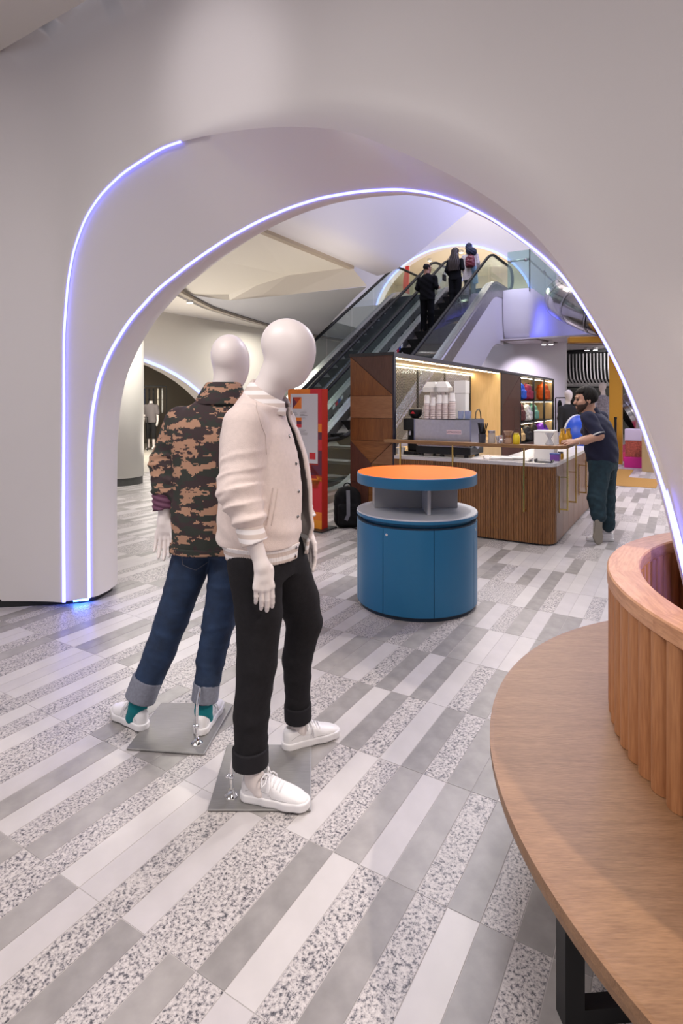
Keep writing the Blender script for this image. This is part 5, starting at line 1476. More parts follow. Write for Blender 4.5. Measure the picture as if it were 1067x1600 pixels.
# man in dark suit
t = person_up('balding man in black suit riding the escalator, head turned right', -5.66, 13.6, 1.75, None); L = LFig(t)
hc = (.0, .02, 1.625); hm = HMl(48, 4)
L.part('body', lambda P: np.minimum(smin(head_sdf(P, hc, hm), cap(P, (0, 0, 1.52), (0, -.01, 1.40), .058, .075), .03), smin(chain(P, [(0, -.01, 1.40), (.17, 0, 1.35), (.24, -.02, 1.14), (.19, .10, 1.13)], [.05, .035, .035, .035], .01), smin(cap(P, (.19, .10, 1.13), (.20, .24, 1.16), .04, .034), rbox(P, (.205, .29, 1.17), (.026, .045, .035), .02), .02), .01)), (-.13, -.16, 1.05), (.30, .36, 1.78), .008, mat('skin_brown', (.30, .15, .095), .5))
def hair_b(P):
    q = loc(P, hc, hm); d = hair_sdf(P, hc, hm, 1.0, .007); return np.maximum(d, q[2] - .085 + .3 * np.maximum(q[0], -1))
L.part('hair', hair_b, (-.16, -.14, 1.5), (.16, .18, 1.78), .007, M_HAIR)
def jack(P):
    d = loft(P, smooth_rows([(.80, 0, 0, .205, .135, 0), (.95, 0, 0, .20, .135, 0), (1.1, 0, 0, .195, .13, 0), (1.28, 0, 0, .215, .13, 0), (1.38, 0, -.005, .20, .11, 0), (1.45, 0, -.01, .12, .08, 0), (1.49, 0, -.01, .07, .065, 0)], 4), 2.3)
    d = smin(d, chain(P, [(.205, 0, 1.37), (.255, -.02, 1.13), (.19, .17, 1.135)], [.068, .06, .048], .02), .02)
    d = smin(d, chain(P, [(-.205, 0, 1.37), (-.27, -.02, 1.14), (-.20, .12, 1.06)], [.068, .06, .048], .02), .02)
    return np.maximum(d + .003 * np.sin(P[2] * 40 + P[0] * 30), .80 - P[2])
L.part('jacket', jack, (-.38, -.2, .78), (.38, .28, 1.52), .009, M_SUIT)
L.part('trousers', lambda P: np.maximum(smin(chain(P, [(-.09, 0, .86), (-.095, .0, .46), (-.10, -.01, .05)], [.105, .082, .072], .04), chain(P, [(.09, 0, .86), (.095, .01, .46), (.10, .02, .05)], [.105, .082, .072], .04), .02), np.maximum(.03 - P[2], P[2] - .88)), (-.24, -.16, .0), (.24, .18, .9), .009, M_SUIT)
for sx in (-.10, .10): shoe(t, (t.location[0] + sx, t.location[1] - .09, t.location[2]), 90, mu=M_BSHO, ms=M_BSHO, laces=False)
b = MB(); b.m = 0
b.tube([(.075, .075, 1.64), (.045, .115, 1.643), (.11, .06, 1.643), (.105, .03, 1.64)], .004, 6); L.mb('glasses', b, M_DARK)
# woman with long dark hair
t = person_up('woman in black with long dark hair riding the escalator', -5.35, 14.8, 1.65, None); L = LFig(t)
hc = (0, .02, 1.53); hm = HMl(92, 4)
L.part('body', lambda P: np.minimum(smin(head_sdf(P, hc, hm, .95), cap(P, (0, 0, 1.44), (0, -.01, 1.33), .05, .06), .03), smin(chain(P, [(0, -.01, 1.33), (.15, 0, 1.28), (.21, -.03, 1.08), (.20, .04, 1.06)], [.05, .03, .03, .03], .01), smin(cap(P, (.20, .04, 1.06), (.16, .20, 1.08), .036, .03), rbox(P, (.15, .245, 1.085), (.022, .04, .03), .018), .02), .01)), (-.13, -.15, 1.0), (.27, .32, 1.68), .008, M_SKIN)
def longhair(P):
    d = hair_sdf(P, hc, hm, .97, .018)
    fall = loft(P, smooth_rows([(1.02, 0, -.115, .155, .030, 0), (1.2, 0, -.115, .165, .04, 0), (1.38, 0, -.085, .14, .06, 0), (1.52, 0, -.05, .10, .075, 0), (1.60, 0, -.03, .085, .075, 0)], 4), 2)
    d = smin(d, fall, .04); return d + .004 * np.sin(P[0] * 130 + 3 * np.sin(P[2] * 14))
L.part('hair', longhair, (-.22, -.22, .98), (.22, .16, 1.70), .008, mat('dark_brown_hair', (.022, .012, .010), .5, bump=.4, bscale=120))
def top2(P):
    d = loft(P, smooth_rows([(.78, 0, 0, .185, .12, 0), (.95, 0, 0, .165, .11, 0), (1.1, 0, 0, .165, .11, 0), (1.27, 0, 0, .18, .11, 0), (1.35, 0, 0, .14, .08, 0), (1.39, 0, 0, .06, .055, 0)], 4), 2.2)
    d = smin(d, chain(P, [(.17, 0, 1.30), (.225, -.03, 1.07)], [.062, .055], .02), .02); d = smin(d, chain(P, [(-.17, 0, 1.30), (-.23, -.02, 1.06), (-.19, .12, .95)], [.062, .055, .04], .02), .02)
    return np.maximum(d, .78 - P[2])
L.part('tunic', top2, (-.32, -.17, .76), (.32, .22, 1.42), .009, M_SUIT)
L.part('trousers', lambda P: np.maximum(smin(chain(P, [(-.085, 0, .84), (-.085, .0, .46), (-.09, 0, .05)], [.105, .085, .085], .04), chain(P, [(.085, 0, .84), (.085, .01, .46), (.09, 0, .05)], [.105, .085, .085], .04), .04), np.maximum(.03 - P[2], P[2] - .86)), (-.22, -.15, .0), (.22, .17, .9), .009, M_SUIT)
for sx in (-.09, .09): shoe(t, (t.location[0] + sx, t.location[1] - .09, t.location[2]), 90, mu=M_BSHO, ms=M_BSHO, laces=False, scale=.92)
hb_ = thing('handbag', 'small black handbag hanging at the side of the long-haired woman', 'handbag', t.location, GA)
MB().box(-.335, -.275, -.10, .08, .80, .97).build('bag_body', mat('black_leather', (.012, .012, .013), .4), hb_, bevel=.015)
MB().tube([(-.305, -.07, .97), (-.25, -.05, 1.15), (-.19, -.01, 1.405), (-.25, .04, 1.15), (-.305, .06, .97)], .008, 6).build('strap', MATS['black_leather'], hb_)
# woman with head scarf
t = person_up('woman in navy headscarf and pale patterned coat riding the escalator', -5.20, 15.6, 1.55, None); L = LFig(t)
hc = (-.05, .06, 1.36); hm = HMl(95, 14)
L.part('body', lambda P: smin(head_sdf(P, hc, hm, .95), cap(P, (-.03, .03, 1.27), (.0, 0, 1.16), .05, .06), .03), (-.2, -.12, 1.1), (.16, .24, 1.52), .008, M_SKIN)
def scarf(P):
    q = loc(P, hc, hm); d = ell(q, (-.02, 0, .015), (.118, .10, .125))
    d = smin(d, ell(P, (.06, -.07, 1.22), (.17, .10, .12), rotm(0, 26)), .06)
    d = np.maximum(d, -ell(q, (.115, 0, -.01), (.06, .058, .085)))
    return d + .004 * np.sin(P[0] * 60 + P[2] * 80)
L.part('headscarf', scarf, (-.24, -.22, 1.05), (.28, .24, 1.54), .008, mat('navy_scarf', (.008, .012, .035), .8))
def coat(P):
    d = loft(P, smooth_rows([(.42, 0, 0, .20, .14, 0), (.7, 0, 0, .19, .135, 0), (.9, 0, 0, .185, .13, 0), (1.06, 0, .0, .19, .12, 0), (1.15, 0, 0, .15, .09, 0), (1.2, 0, 0, .07, .06, 0)], 4), 2.2)
    d = smin(d, chain(P, [(.18, 0, 1.11), (.225, .02, .90), (.20, .10, .74)], [.062, .055, .045], .02), .02); d = smin(d, chain(P, [(-.18, 0, 1.11), (-.235, .0, .88), (-.22, .06, .70)], [.062, .055, .045], .02), .02)
    return np.maximum(d, .42 - P[2])
def coat_mat():
    m = mat('pale_print', (.55, .50, .50), .85); nt = m.node_tree; b = nt.nodes['Principled BSDF']
    tc = nt.nodes.new('ShaderNodeTexCoord'); n = nt.nodes.new('ShaderNodeTexVoronoi'); n.inputs['Scale'].default_value = 22; nt.links.new(tc.outputs['Object'], n.inputs['Vector'])
    r = nt.nodes.new('ShaderNodeValToRGB'); r.color_ramp.elements[0].color = (.16, .12, .13, 1); r.color_ramp.elements[1].color = (.60, .54, .53, 1); r.color_ramp.elements[1].position = .35
    nt.links.new(n.outputs['Distance'], r.inputs[0]); nt.links.new(r.outputs[0], b.inputs['Base Color']); return m
L.part('coat', coat, (-.32, -.18, .40), (.32, .18, 1.22), .009, coat_mat())
L.part('blue_garment', lambda P: np.maximum(loft(P, [(.30, .17, -.06, .10, .035, -20), (.6, .15, -.09, .10, .05, -10), (.80, .12, -.10, .09, .04, 0)], 2.2), np.maximum(.30 - P[2], P[2] - .80)), (-.02, -.2, .26), (.34, .1, .84), .009, mat('pale_blue_cloth', (.22, .36, .48), .8, var=.3, vscale=18))
L.part('trousers', lambda P: np.maximum(smin(chain(P, [(-.085, 0, .5), (-.09, 0, .05)], [.085, .07], .04), chain(P, [(.085, 0, .5), (.09, 0, .05)], [.085, .07], .04), .02), .03 - P[2]), (-.2, -.12, 0), (.2, .12, .6), .009, mat('grey_trousers', (.08, .09, .11), .8))
for sx in (-.09, .09): shoe(t, (t.location[0] + sx, t.location[1] - .09, t.location[2]), 90, mu=M_BSHO, ms=M_BSHO, laces=False, scale=.9)

# ------------------------------------------------------------------ bags
def backpack(label, loc_, rot, m, w=.30, h=.42, d=.20, accent=None, group=None, name='backpack', strap=True, m2=None):
    t = thing(name, label, 'backpack', loc_, rot, group)
    a, b_, c = w / 2, d / 2, h / 2
    def fn(P):
        q = rbox(P, (0, 0, c), (a, b_, c), min(a, b_) * .75)
        q = smax(q, ell(P, (0, 0, c * .86), (a * 1.22, b_ * 1.5, c * 1.22)), .03)
        q = smin(q, rbox(P, (0, -b_ * .95, c * .68), (a * .76, b_ * .42, c * .52), .03), .015)
        return np.maximum(q + .0025 * np.sin(P[2] * 60 + P[0] * 40), -P[2] + .001)
    r = sdf_mesh('bag_body', fn, (-a - .02, -d - .02, -.01), (a + .02, b_ + .02, h + .04), max(.007, w / 42)); link('bag_body', r, m, t)
    m2 = m2 or m
    MB().tube([(-.045, .02, h * .985), (-.035, .02, h * 1.05), (0, .02, h * 1.075), (.035, .02, h * 1.05), (.045, .02, h * .985)], .008, 6).build('handle', m2, t)
    pk = MB(); z0 = c * .68 + c * .30
    pk.tube([(-a * .62, -b_ * 1.36, z0), (0, -b_ * 1.40, z0 + .004), (a * .62, -b_ * 1.36, z0)], .005, 5); pk.build('pocket_zip', m2, t)
    MB().tube([(-a * .86, -b_ * .55, h * .52), (-a * .72, -b_ * .62, h * .80), (-a * .3, -b_ * .62, h * .93), (a * .3, -b_ * .62, h * .93), (a * .72, -b_ * .62, h * .80), (a * .86, -b_ * .55, h * .52)], .005, 5).build('main_zip', m2, t)
    if strap:
        for sx in (-1, 1): MB().bar([(sx * a * .5, b_ * .8, h * .93), (sx * a * .62, b_ * 1.25, h * .6), (sx * a * .7, b_ * 1.0, h * .12)], .045, .012, up=(0, 1, 0)).build('strap', m2, t)
    if accent is not None: MB().bar([(-.01, -b_ * 1.05, h * .93), (-.012, -b_ * 1.44, h * .6), (-.012, -b_ * 1.46, h * .34), (-.04, -b_ * 1.40, h * .22)], .045, .008, up=(0, -1, 0)).build('accent_panel', accent, t)
    return t
M_BLKB = mat('black_nylon', (.005, .005, .006), .8, spec=.2, bump=.2, bscale=200)
backpack('black backpack with grey stripe standing on the floor beside the sign board', (.075, 7.03, .001), R(8), M_BLKB, .335, .50, .20, mat('grey_webbing', (.13, .13, .15), .7))
bp_ = backpack('burgundy backpack worn by the woman in the headscarf', (t.location[0] - .0, t.location[1], t.location[2]), GA, mat('burgundy_leather', (.13, .012, .022), .5), .27, .34, .13, name='backpack')
off = Matrix.Rotation(GA, 3, 'Z') @ Vector((.07, -.20, .74)); bp_.location = Vector(t.location) + off
MB().box(-.03, .03, -.102, -.098, .19, .205).build('badge', M_CHROME, bp_)
# bags on the lit shelves (positions in the shelving unit's frame: v, u, z)
def bagat(label, v, y, z, m, w, h, d, turn=90, m2=None):
    p = W(CV + v + .07, CUU + y + .12, z + .002); return backpack(label, p, GA + R(turn), m, w, h, d, None, 'backpacks on the lit shelves', m2=m2)
nb = lambda n, c: mat('nylon_' + n, c, .6, bump=.15, bscale=60, var=.2, vscale=20)
bagat('blue backpack on the top lit shelf, at its left end', -.22, 6.62, 1.57, nb('blue', (.01, .10, .60)), 0.43, 0.39, .20)
bagat('crimson backpack on the top lit shelf, second from the left', -.20, 7.22, 1.57, nb('crimson', (.30, .015, .06)), 0.43, 0.38, .20, m2=nb('pink', (.5, .1, .2)))
bagat('olive backpack on the top lit shelf, behind the crimson one', -.30, 7.95, 1.57, nb('olive', (.16, .14, .07)), 0.40, 0.40, .20)
bagat('orange backpack on the top lit shelf, at its right end', -.20, 9.05, 1.57, nb('orange', (.85, .13, .005)), 0.58, 0.44, .22)
bagat('dark red patterned backpack on the middle shelf, at its left end', -.24, 6.62, 1.08, nb('darkred', (.10, .02, .02)), 0.40, 0.44, .20)
bagat('white spotted backpack on the middle shelf', -.20, 7.15, 1.08, mat('spotted_white', (.62, .62, .60), .6, var=.6, vscale=14), 0.38, 0.40, .2)
bagat('mint green backpack on the middle shelf', -.24, 7.98, 1.08, nb('mint', (.16, .42, .32)), 0.47, 0.40, .2)
bagat('tan striped bag on the bottom shelf, at its left end', -.24, 6.6, .62, mat('tan_stripe', (.52, .36, .16), .7, var=.4, vscale=20), 0.38, 0.34, .2)
bagat('black backpack on the bottom shelf, second from the left', -.2, 7.10, .62, nb('black', (.012, .012, .014)), 0.45, 0.37, .2)
bagat('black and orange backpack on the bottom shelf', -.2, 7.78, .62, nb('blackorange', (.05, .03, .02)), 0.45, 0.38, .2, m2=MATS['nylon_orange'])
bagat('purple backpack on the bottom shelf, at its right end', -.2, 8.75, .62, nb('purple', (.16, .02, .42)), 0.67, 0.38, .24)
# ------------------------------------------------------------------ things on the coffee counter
def CP(x, y, z): return W(KV + x, KU + y, z)
ZT, ZR = .8855, 1.0855
M_BLKP = mat('black_plastic', (.009, .009, .010), .4, spec=.35)
M_INOX = mat('machine_steel', (.50, .49, .52), .32, 1.0, var=.06, vscale=30)
M_PAPER = mat('paper_white', (.76, .72, .71), .6)
M_BOX = mat('carton_white', (.78, .76, .74), .6)
cm = thing('coffee_machine', 'wide steel espresso machine with black base, on the coffee counter', 'coffee machine', CP(-1.29, .36, ZT), GA)
MB().prism([(-.25, .17), (-.25, .44), (.22, .44), (.22, .12), (-.18, .12)], -.345, .345, lambda a, b, z: (z, a, b)).build('housing', mat('machine_dark', (.05, .045, .045), .4), cm, bevel=.004)
MB().box(-.352, .352, -.262, -.245, .19, .445).build('back_panel', M_INOX, cm, bevel=.004)
MB().box(-.33, .33, -.250, -.20, .13, .19).build('lower_panel', mat('brown_chrome', (.30, .20, .15), .2, .9), cm)
for sx in (-1, 1): MB().prism([(-.265, .19), (-.265, .447), (.22, .447), (.24, .30), (.24, .19), (-.0, .09)], sx * .352 - .008, sx * .352 + .008, lambda a, b, z: (z, a, b)).build('side_panel', mat('side_blue_steel', (.30, .31, .42), .3, .9), cm)
MB().box(-.345, .345, -.25, .22, .44, .452).build('cup_tray', M_BLKP, cm)
MB().box(-.345, .345, -.24, .26, .03, .115).build('base', M_BLKP, cm, bevel=.006)
MB().box(-.335, .335, -.20, .24, .115, .125).build('drip_tray', M_INOX, cm)
for sx in (-.28, -.02, .28):
    for sy in (-.2, .2): MB().lathe([(.028, 0), (.022, .03)], (sx, sy), 12).build('foot', M_BLKP, cm)
for sx in (-.18, .0, .18):
    g_ = MB().lathe([(.03, .155), (.034, .20)], (sx, .20), 14).build('group_head', M_CHROME, cm); MB().tube([(sx, .20, .15), (sx, .33, .14)], .012, 8).build('portafilter', M_BLKP, g_)
MB().box(.06, .24, -.2655, -.262, .275, .325).build('name_plate', mat('plate_pink', (.72, .55, .60), .5), cm)
def text(s_, parent, loc_, rot, size, m, name='lettering', ext=.0006, sx=1.0):
    cu = bpy.data.curves.new(name, 'FONT'); cu.body = s_; cu.size = size; cu.extrude = ext; cu.align_x = 'CENTER'; cu.align_y = 'CENTER'; cu.resolution_u = 2
    to = bpy.data.objects.new(name, cu); COL.objects.link(to); dg = bpy.context.evaluated_depsgraph_get()
    me = bpy.data.meshes.new_from_object(to.evaluated_get(dg)); bpy.data.objects.remove(to)
    me.name = name; me.materials.clear(); o = link(name, me, m, parent, loc_, rot); o.scale = (sx, 1, 1); return stuff(o)
text('LA MARZOCCO', cm, (.15, -.266, .30), (R(90), 0, 0), .026, mat('print_dark', (.03, .015, .05), .5), sx=.95)
# cups stacked upside down on the machine
cup = MB().lathe([(.040, 0), (.042, .004), (.0395, .008), (.029, .098), (.0285, .104), (.0, .104)], seg=20, cap=False).mesh('paper_cup'); cup.materials.append(mat('cup_paper', (.66, .55, .53), .7))
cup2 = cup.copy(); cup2.materials.clear(); cup2.materials.append(M_PAPER)
for me in (cup, cup2): me.polygons.foreach_set('use_smooth', [True] * len(me.polygons)); me.set_sharp_from_angle(angle=R(40))
words = ('first', 'second', 'third', 'fourth', 'fifth')
for i, (x, n) in enumerate(zip((-1.53, -1.45, -1.37, -1.29, -1.205), (8, 7, 8, 8, 9))):
    t = thing('cup_stack', words[i] + ' stack of upturned paper cups from the left, front row on the coffee machine', 'cups', CP(x, .22, ZT + .453), GA, 'paper cup stacks on the coffee machine')
    for k in range(n):
        o = bpy.data.objects.new('paper_cup', cup if k < n - 1 else cup2); COL.objects.link(o); o.parent = t; o.location = (0, 0, k * .0262)
for i, (x, n) in enumerate(((-1.54, 12), (-1.40, 12))):
    t = thing('cup_stack', ('left', 'right')[i] + ' taller cup stack of the back row, under a pile of takeaway lids', 'cups', CP(x, .42, ZT + .453), GA, 'paper cup stacks on the coffee machine')
    for k in range(n):
        o = bpy.data.objects.new('paper_cup', cup2); COL.objects.link(o); o.parent = t; o.location = (0, 0, k * .0205)
    p = thing('lid_pile', ('left', 'right')[i] + ' pile of white takeaway boxes on top of the cups', 'takeaway boxes', CP(x, .42, ZT + .453 + 11 * .0205 + .1045), GA, 'takeaway box piles')
    for k in range(4): MB().prism([(-.095, 0), (.095, 0), (.10, .012), (-.10, .012)], -.08, .08, lambda a, b, z, k=k: (a, z, b + k * .0125)).build('lower_box', M_BOX, p)
    MB().add([(-.098, -.08, .05), (.098, -.08, .05), (.098, .08, .05), (-.098, .08, .05), (-.055, -.05, .125), (.055, -.05, .125), (.055, .05, .125), (-.055, .05, .125)], [(3, 2, 1, 0), (4, 5, 6, 7), (0, 1, 5, 4), (1, 2, 6, 5), (2, 3, 7, 6), (3, 0, 4, 7)]).build('upper_box', M_BOX, p, bevel=.006)
ctn = thing('carton', 'tall white cardboard carton standing behind the paper cups', 'box', CP(-1.17, .46, ZT + .453), GA)
MB().box(-.07, .07, -.07, .07, 0, .40).build('carton_body', M_BOX, ctn, bevel=.003); MB().box(-.075, .075, -.075, .075, .31, .465).build('carton_lid', M_BOX, ctn, bevel=.003)
M_GLAS = glass('drinking_glass', (.80, .84, .95), .22)
gl = MB().lathe([(.0, .004), (.026, .004), (.034, .095), (.037, .095), (.029, 0), (0, 0)], seg=18, cap=False).mesh('glass'); gl.materials.append(M_GLAS)
for i, (x, y) in enumerate(((-1.09, .2), (-1.015, .22), (-1.04, .33))):
    o = link('glass', gl, None, None, CP(x, y, ZT + .454)); tag(o, ('left', 'right', 'rear')[i] + ' small drinking glass at the right end of the coffee machine top', 'glass', 'glasses on the machine')
hz = tag(MB().tube([(0, .14, 0), (0, .14, .02), (0, .12, .09), (0, .06, .13), (0, 0, .12), (0, -.06, .09), (0, -.08, 0)], .007, 8).build('steam_hose', M_BLKP, None, CP(-.96, .42, ZT + .30), GA, smooth=True), 'black hose looping up at the right end of the coffee machine', 'hose'); hz.parent = cm; hz.matrix_parent_inverse = Matrix.Identity(4); hz.location = (.33, .06, .44); hz.rotation_euler = (0, 0, 0)
del hz['category']; del hz['label']
gr = thing('coffee_grinder', 'tall black coffee grinder left of the espresso machine', 'coffee grinder', CP(-1.75, .30, ZT), GA)
MB().box(-.075, .075, -.13, .13, 0, .04).build('base', M_BLKP, gr, bevel=.006); MB().box(-.07, .07, -.02, .13, .04, .33).build('column', M_BLKP, gr, bevel=.01); MB().box(-.075, .075, -.14, .13, .30, .455).build('head', M_BLKP, gr, bevel=.012)
MB().lathe([(.05, .455), (.085, .50), (.085, .56), (.06, .575), (0, .575)], (.03, 0), 20, cap=False).build('hopper', M_BLKP, gr, angle=40); MB().tube([(0, -.09, .30), (0, -.10, .24)], .018, 8).build('spout', M_INOX, gr)
MB().prism([(-.03, .51), (.035, .51), (.0, .545)], -.088, -.084, lambda a, b, z: (a + .03, z, b)).build('red_badge', M_RED, gr)
# along the rail
def lathe_thing(name, label, cat, p, prof, m, parts=(), group=None, seg=20):
    t = thing(name, label, cat, p, GA, group); MB().lathe(prof, seg=seg, cap=False).build('vessel', m, t, angle=40)
    for n_, pr_, mm in parts: MB().lathe(pr_, seg=seg, cap=False).build(n_, mm, t, angle=40)
    return t
st = lathe_thing('straw_cup', 'dark cup filled with black straws on the rail', 'cup', CP(-.752, -.055, ZR), [(0, 0), (.038, 0), (.042, .10), (.039, .10), (.036, .01), (0, .01)], mat('smoke_cup', (.05, .05, .06), .2))
rs = random.Random(2)
for k in range(16):
    a = rs.uniform(0, 6.28); r0, r1 = .012, rs.uniform(.02, .07); MB().tube([(r0 * math.cos(a), r0 * math.sin(a), .012), (r1 * math.cos(a), r1 * math.sin(a) * .6, .22)], .005, 6).build('straw', M_BLKP, st)
lathe_thing('glass_jar', 'clear glass jar with steel lid, on the rail right of the straws', 'jar', CP(-.645, -.055, ZR), [(0, 0), (.036, 0), (.038, .01), (.038, .10), (.033, .115), (0, .115)], glass('jar_glass', (.80, .80, .82), .45), (('lid', [(.037, .112), (.037, .14), (0, .14)], M_INOX),))
lathe_thing('white_bowl', 'small white bowl on the rail beside the glass jar', 'bowl', CP(-.57, -.03, ZR), [(0, 0), (.025, 0), (.04, .08), (.036, .08), (.02, .01), (0, .01)], M_PAPER)
lathe_thing('milk_jug', 'small steel milk jug on the rail left of the hourglass coffee maker', 'jug', CP(-.535, -.085, ZR), [(0, 0), (.03, 0), (.034, .03), (.026, .075), (.029, .09), (.025, .09), (0, .01)], M_CHROME, (('handle_ring', [(.034, .04), (.038, .045), (.034, .05)], M_CHROME),))
lathe_thing('coffee_maker', 'brown hourglass coffee maker on the rail left of the yellow jar', 'coffee maker', CP(-.462, -.055, ZR), [(0, 0), (.045, 0), (.05, .02), (.026, .075), (.026, .085), (.052, .14), (.049, .14), (.022, .08), (0, .01)], mat('amber_glass', (.42, .26, .17), .25), (('collar', [(.030, .068), (.032, .08), (.030, .092)], WAL['light']),))
lathe_thing('yellow_jar', 'bright yellow jar on the rail', 'jar', CP(-.375, -.055, ZR), [(0, 0), (.034, 0), (.038, .01), (.038, .085), (.028, .105), (0, .105)], mat('yellow_glaze', (.74, .56, .02), .35), (('lid', [(.029, .104), (.029, .118), (0, .120)], mat('yellow_lid', (.60, .45, .02), .4)),))
lathe_thing('coffee_dripper', 'clear hourglass dripper on the rail left of the man\'s hand', 'coffee maker', CP(-.03, -.05, ZR), [(0, 0), (.04, 0), (.044, .015), (.016, .068), (.016, .076), (.05, .13), (.047, .13), (.012, .07), (0, .01)], glass('dripper_glass', (.86, .86, .88), .35))
tag(MB().box(-.11, .11, -.10, .10, 0, .31).prism([(-.112, .31), (.112, .31), (.112, .33), (-.112, .33)], -.102, .102, lambda a, b, z: (a, z, b)).build('white_box', M_BOX, None, CP(-.18, .50, ZT), GA, bevel=.003), 'plain white box on the worktop behind the clear dripper', 'box')
for i, (x, y) in enumerate(((.045, .20), (.09, .27), (.045, .33), (.095, .38))):
    b = lathe_thing('bottle', ('front left', 'front right', 'back left', 'back right')[i] + ' one of four small amber bottles on the rail corner', 'bottle', CP(x, y, ZR), [(0, 0), (.026, 0), (.028, .008), (.028, .085), (.012, .115), (.011, .15), (0, .15)], mat('amber_bottle', (.62, .33, .03), .18, .3), (('cap', [(.013, .146), (.013, .165), (0, .165)], mat('gold_cap', (.75, .52, .15), .3, 1.0)),), 'amber bottles on the rail', 14)
# on the worktop, under the rail
tr_ = thing('serving_tray', 'long white serving tray with napkins on the worktop under the rail', 'tray', CP(-.52, .17, ZT), GA)
MB().prism([(-.24, .0), (.24, 0), (.27, .035), (.255, .035), (.235, .012), (-.235, .012), (-.255, .035), (-.27, .035)], -.10, .10, lambda a, b, z: (a, z, b)).build('tray', mat('tray_white', (.66, .63, .60), .4), tr_)
for k in range(3): MB().box(-.2 + k * .12, -.06 + k * .12, -.07, .07, .013 + k * .004, .022 + k * .006).build('napkin', M_PAPER, tr_, rot=.1 * k)
td = thing('black_tray', 'small black tray on the worktop, under the clear dripper', 'tray', CP(-.12, .12, ZT), GA)
MB().prism([(-.085, 0), (.085, 0), (.095, .03), (.088, .03), (.08, .008), (-.08, .008), (-.088, .03), (-.095, .03)], -.07, .07, lambda a, b, z: (a, z, b)).build('tray', M_BLKP, td)
pb = thing('tin', 'small purple tin on the worktop near its rounded corner', 'tin', CP(-.05, .36, ZT), GA); MB().box(-.05, .05, -.045, .045, 0, .07).build('tin_body', mat('purple_tin', (.20, .08, .38), .35), pb, bevel=.006); MB().box(-.052, .052, -.047, .047, .07, .085).build('tin_lid', mat('blue_tin', (.10, .14, .40), .35), pb, bevel=.004)
lathe_thing('honey_jar', 'honey jar with dark lid on the worktop beside the purple tin', 'jar', CP(-.03, .56, ZT), [(0, 0), (.03, 0), (.033, .01), (.033, .06), (.026, .07), (0, .07)], MATS['amber_bottle'], (('lid', [(.029, .068), (.029, .085), (0, .085)], M_BLKP),))
for i, (x, y) in enumerate(((-1.88, .12), (-1.86, .20))):
    b = thing('mug', ('front', 'rear')[i] + ' white mug at the left end of the worktop', 'mug', CP(x, y + .02, ZT), GA, 'white mugs')
    MB().lathe([(0, 0), (.03, 0), (.036, .08), (.032, .08), (.028, .01), (0, .01)], seg=18, cap=False).build('vessel', M_PAPER, b, angle=40); MB().tube([(.034, 0, .065), (.055, 0, .06), (.055, 0, .03), (.033, 0, .02)], .005, 6).build('handle', M_PAPER, b)
pp = tag(MB().box(-.10, .10, -.07, .07, 0, .006).build('paper_pad', M_PAPER, None, CP(-.82, .10, ZT), GA + .15), 'sheet of white paper on the worktop right of the coffee machine', 'paper')
pp.data.transform(Matrix.Identity(4))

# ------------------------------------------------------------------ far right of the hall
def far_mannequin(label, p, yaw, mtop, mleg, headm=M_MANN, h=1.0, headed=True, sleeves=True, grp=None, bare=False):
    t = thing('mannequin', label, 'mannequin', p, R(yaw), grp); L = LFig(t)
    def b(P):
        d = chain(P, [(0, 0, 1.36), (0, .0, 1.56)], [.075, .052], .02)
        if headed: d = smin(d, smin(ell(P, (0, .015, 1.72), (.078, .098, .10)), ell(P, (0, .04, 1.65), (.06, .07, .10)), .05), .03)
        else: d = np.maximum(d, P[2] - 1.56)
        for s_ in (1, -1):
            d = np.minimum(d, chain(P, [(0, 0, 1.38), (s_ * .17, 0, 1.38), (s_ * .225, 0, 1.14), (s_ * .245, .03, .95), (s_ * .24, .07, .80), (s_ * .235, .08, .75)], [.04, .04, .040, .032, .034, .015], .01))
            d = np.minimum(d, chain(P, [(0, 0, 1.36), (0, 0, .95), (s_ * .085, 0, .86), (s_ * .09, 0, .4), (s_ * .095, 0, .08), (s_ * .10, .10, .035)], [.05, .06, .05, .05, .036, .03], .02))
        return np.maximum(d, -P[2] + .008)
    L.part('body', b, (-.32, -.15, .0), (.32, .2, 1.86), .014, headm)
    def tp(P):
        d = loft(P, smooth_rows([(.86, 0, 0, .19, .125, 0), (1.0, 0, 0, .18, .12, 0), (1.2, 0, 0, .195, .125, 0), (1.38, 0, 0, .20, .11, 0), (1.45, 0, 0, .12, .08, 0), (1.49, 0, 0, .07, .06, 0)], 3), 2.2)
        for s_ in (1, -1): d = smin(d, chain(P, [(s_ * .19, 0, 1.39), (s_ * .235, 0, 1.16)] + ([(s_ * .25, .04, .92)] if sleeves else []), [.065, .058, .048], .02), .02)
        return np.maximum(d, .86 - P[2])
    L.part('top', tp, (-.33, -.16, .84), (.33, .18, 1.52), .014, mtop)
    zl = .34 if bare else .06
    L.part('trousers', lambda P: np.maximum(smin(chain(P, [(-.09, 0, .88), (-.095, 0, zl)], [.10, .062], .02), chain(P, [(.09, 0, .88), (.095, 0, zl)], [.10, .062], .02), .02), np.maximum(P[2] - .92, zl - P[2])), (-.22, -.14, .0), (.22, .14, .94), .014, mleg)
    MB().lathe([(.17, 0), (.17, .008), (0, .008)], seg=24, cap=False).build('base_plate', M_DECK, t)
    return t
far_mannequin('white mannequin in black jacket and grey trousers, behind the bearded man\'s face', (5.25, 13.2, 0), 200, mat('black_jacket', (.012, .012, .014), .8), mat('grey_trousers_far', (.12, .12, .125), .8))
pm = (6.42, 14.9, .0)
pk_ = tag(MB().box(-.35, .35, -.35, .35, 0, .22).box(-.33, .33, -.33, .33, .22, .225).build('plinth', mat('plinth_white', (.55, .53, .56), .5), None, (6.85, 14.9, 0), GA, bevel=.01), 'low white plinth under the grey-topped mannequin', 'plinth')
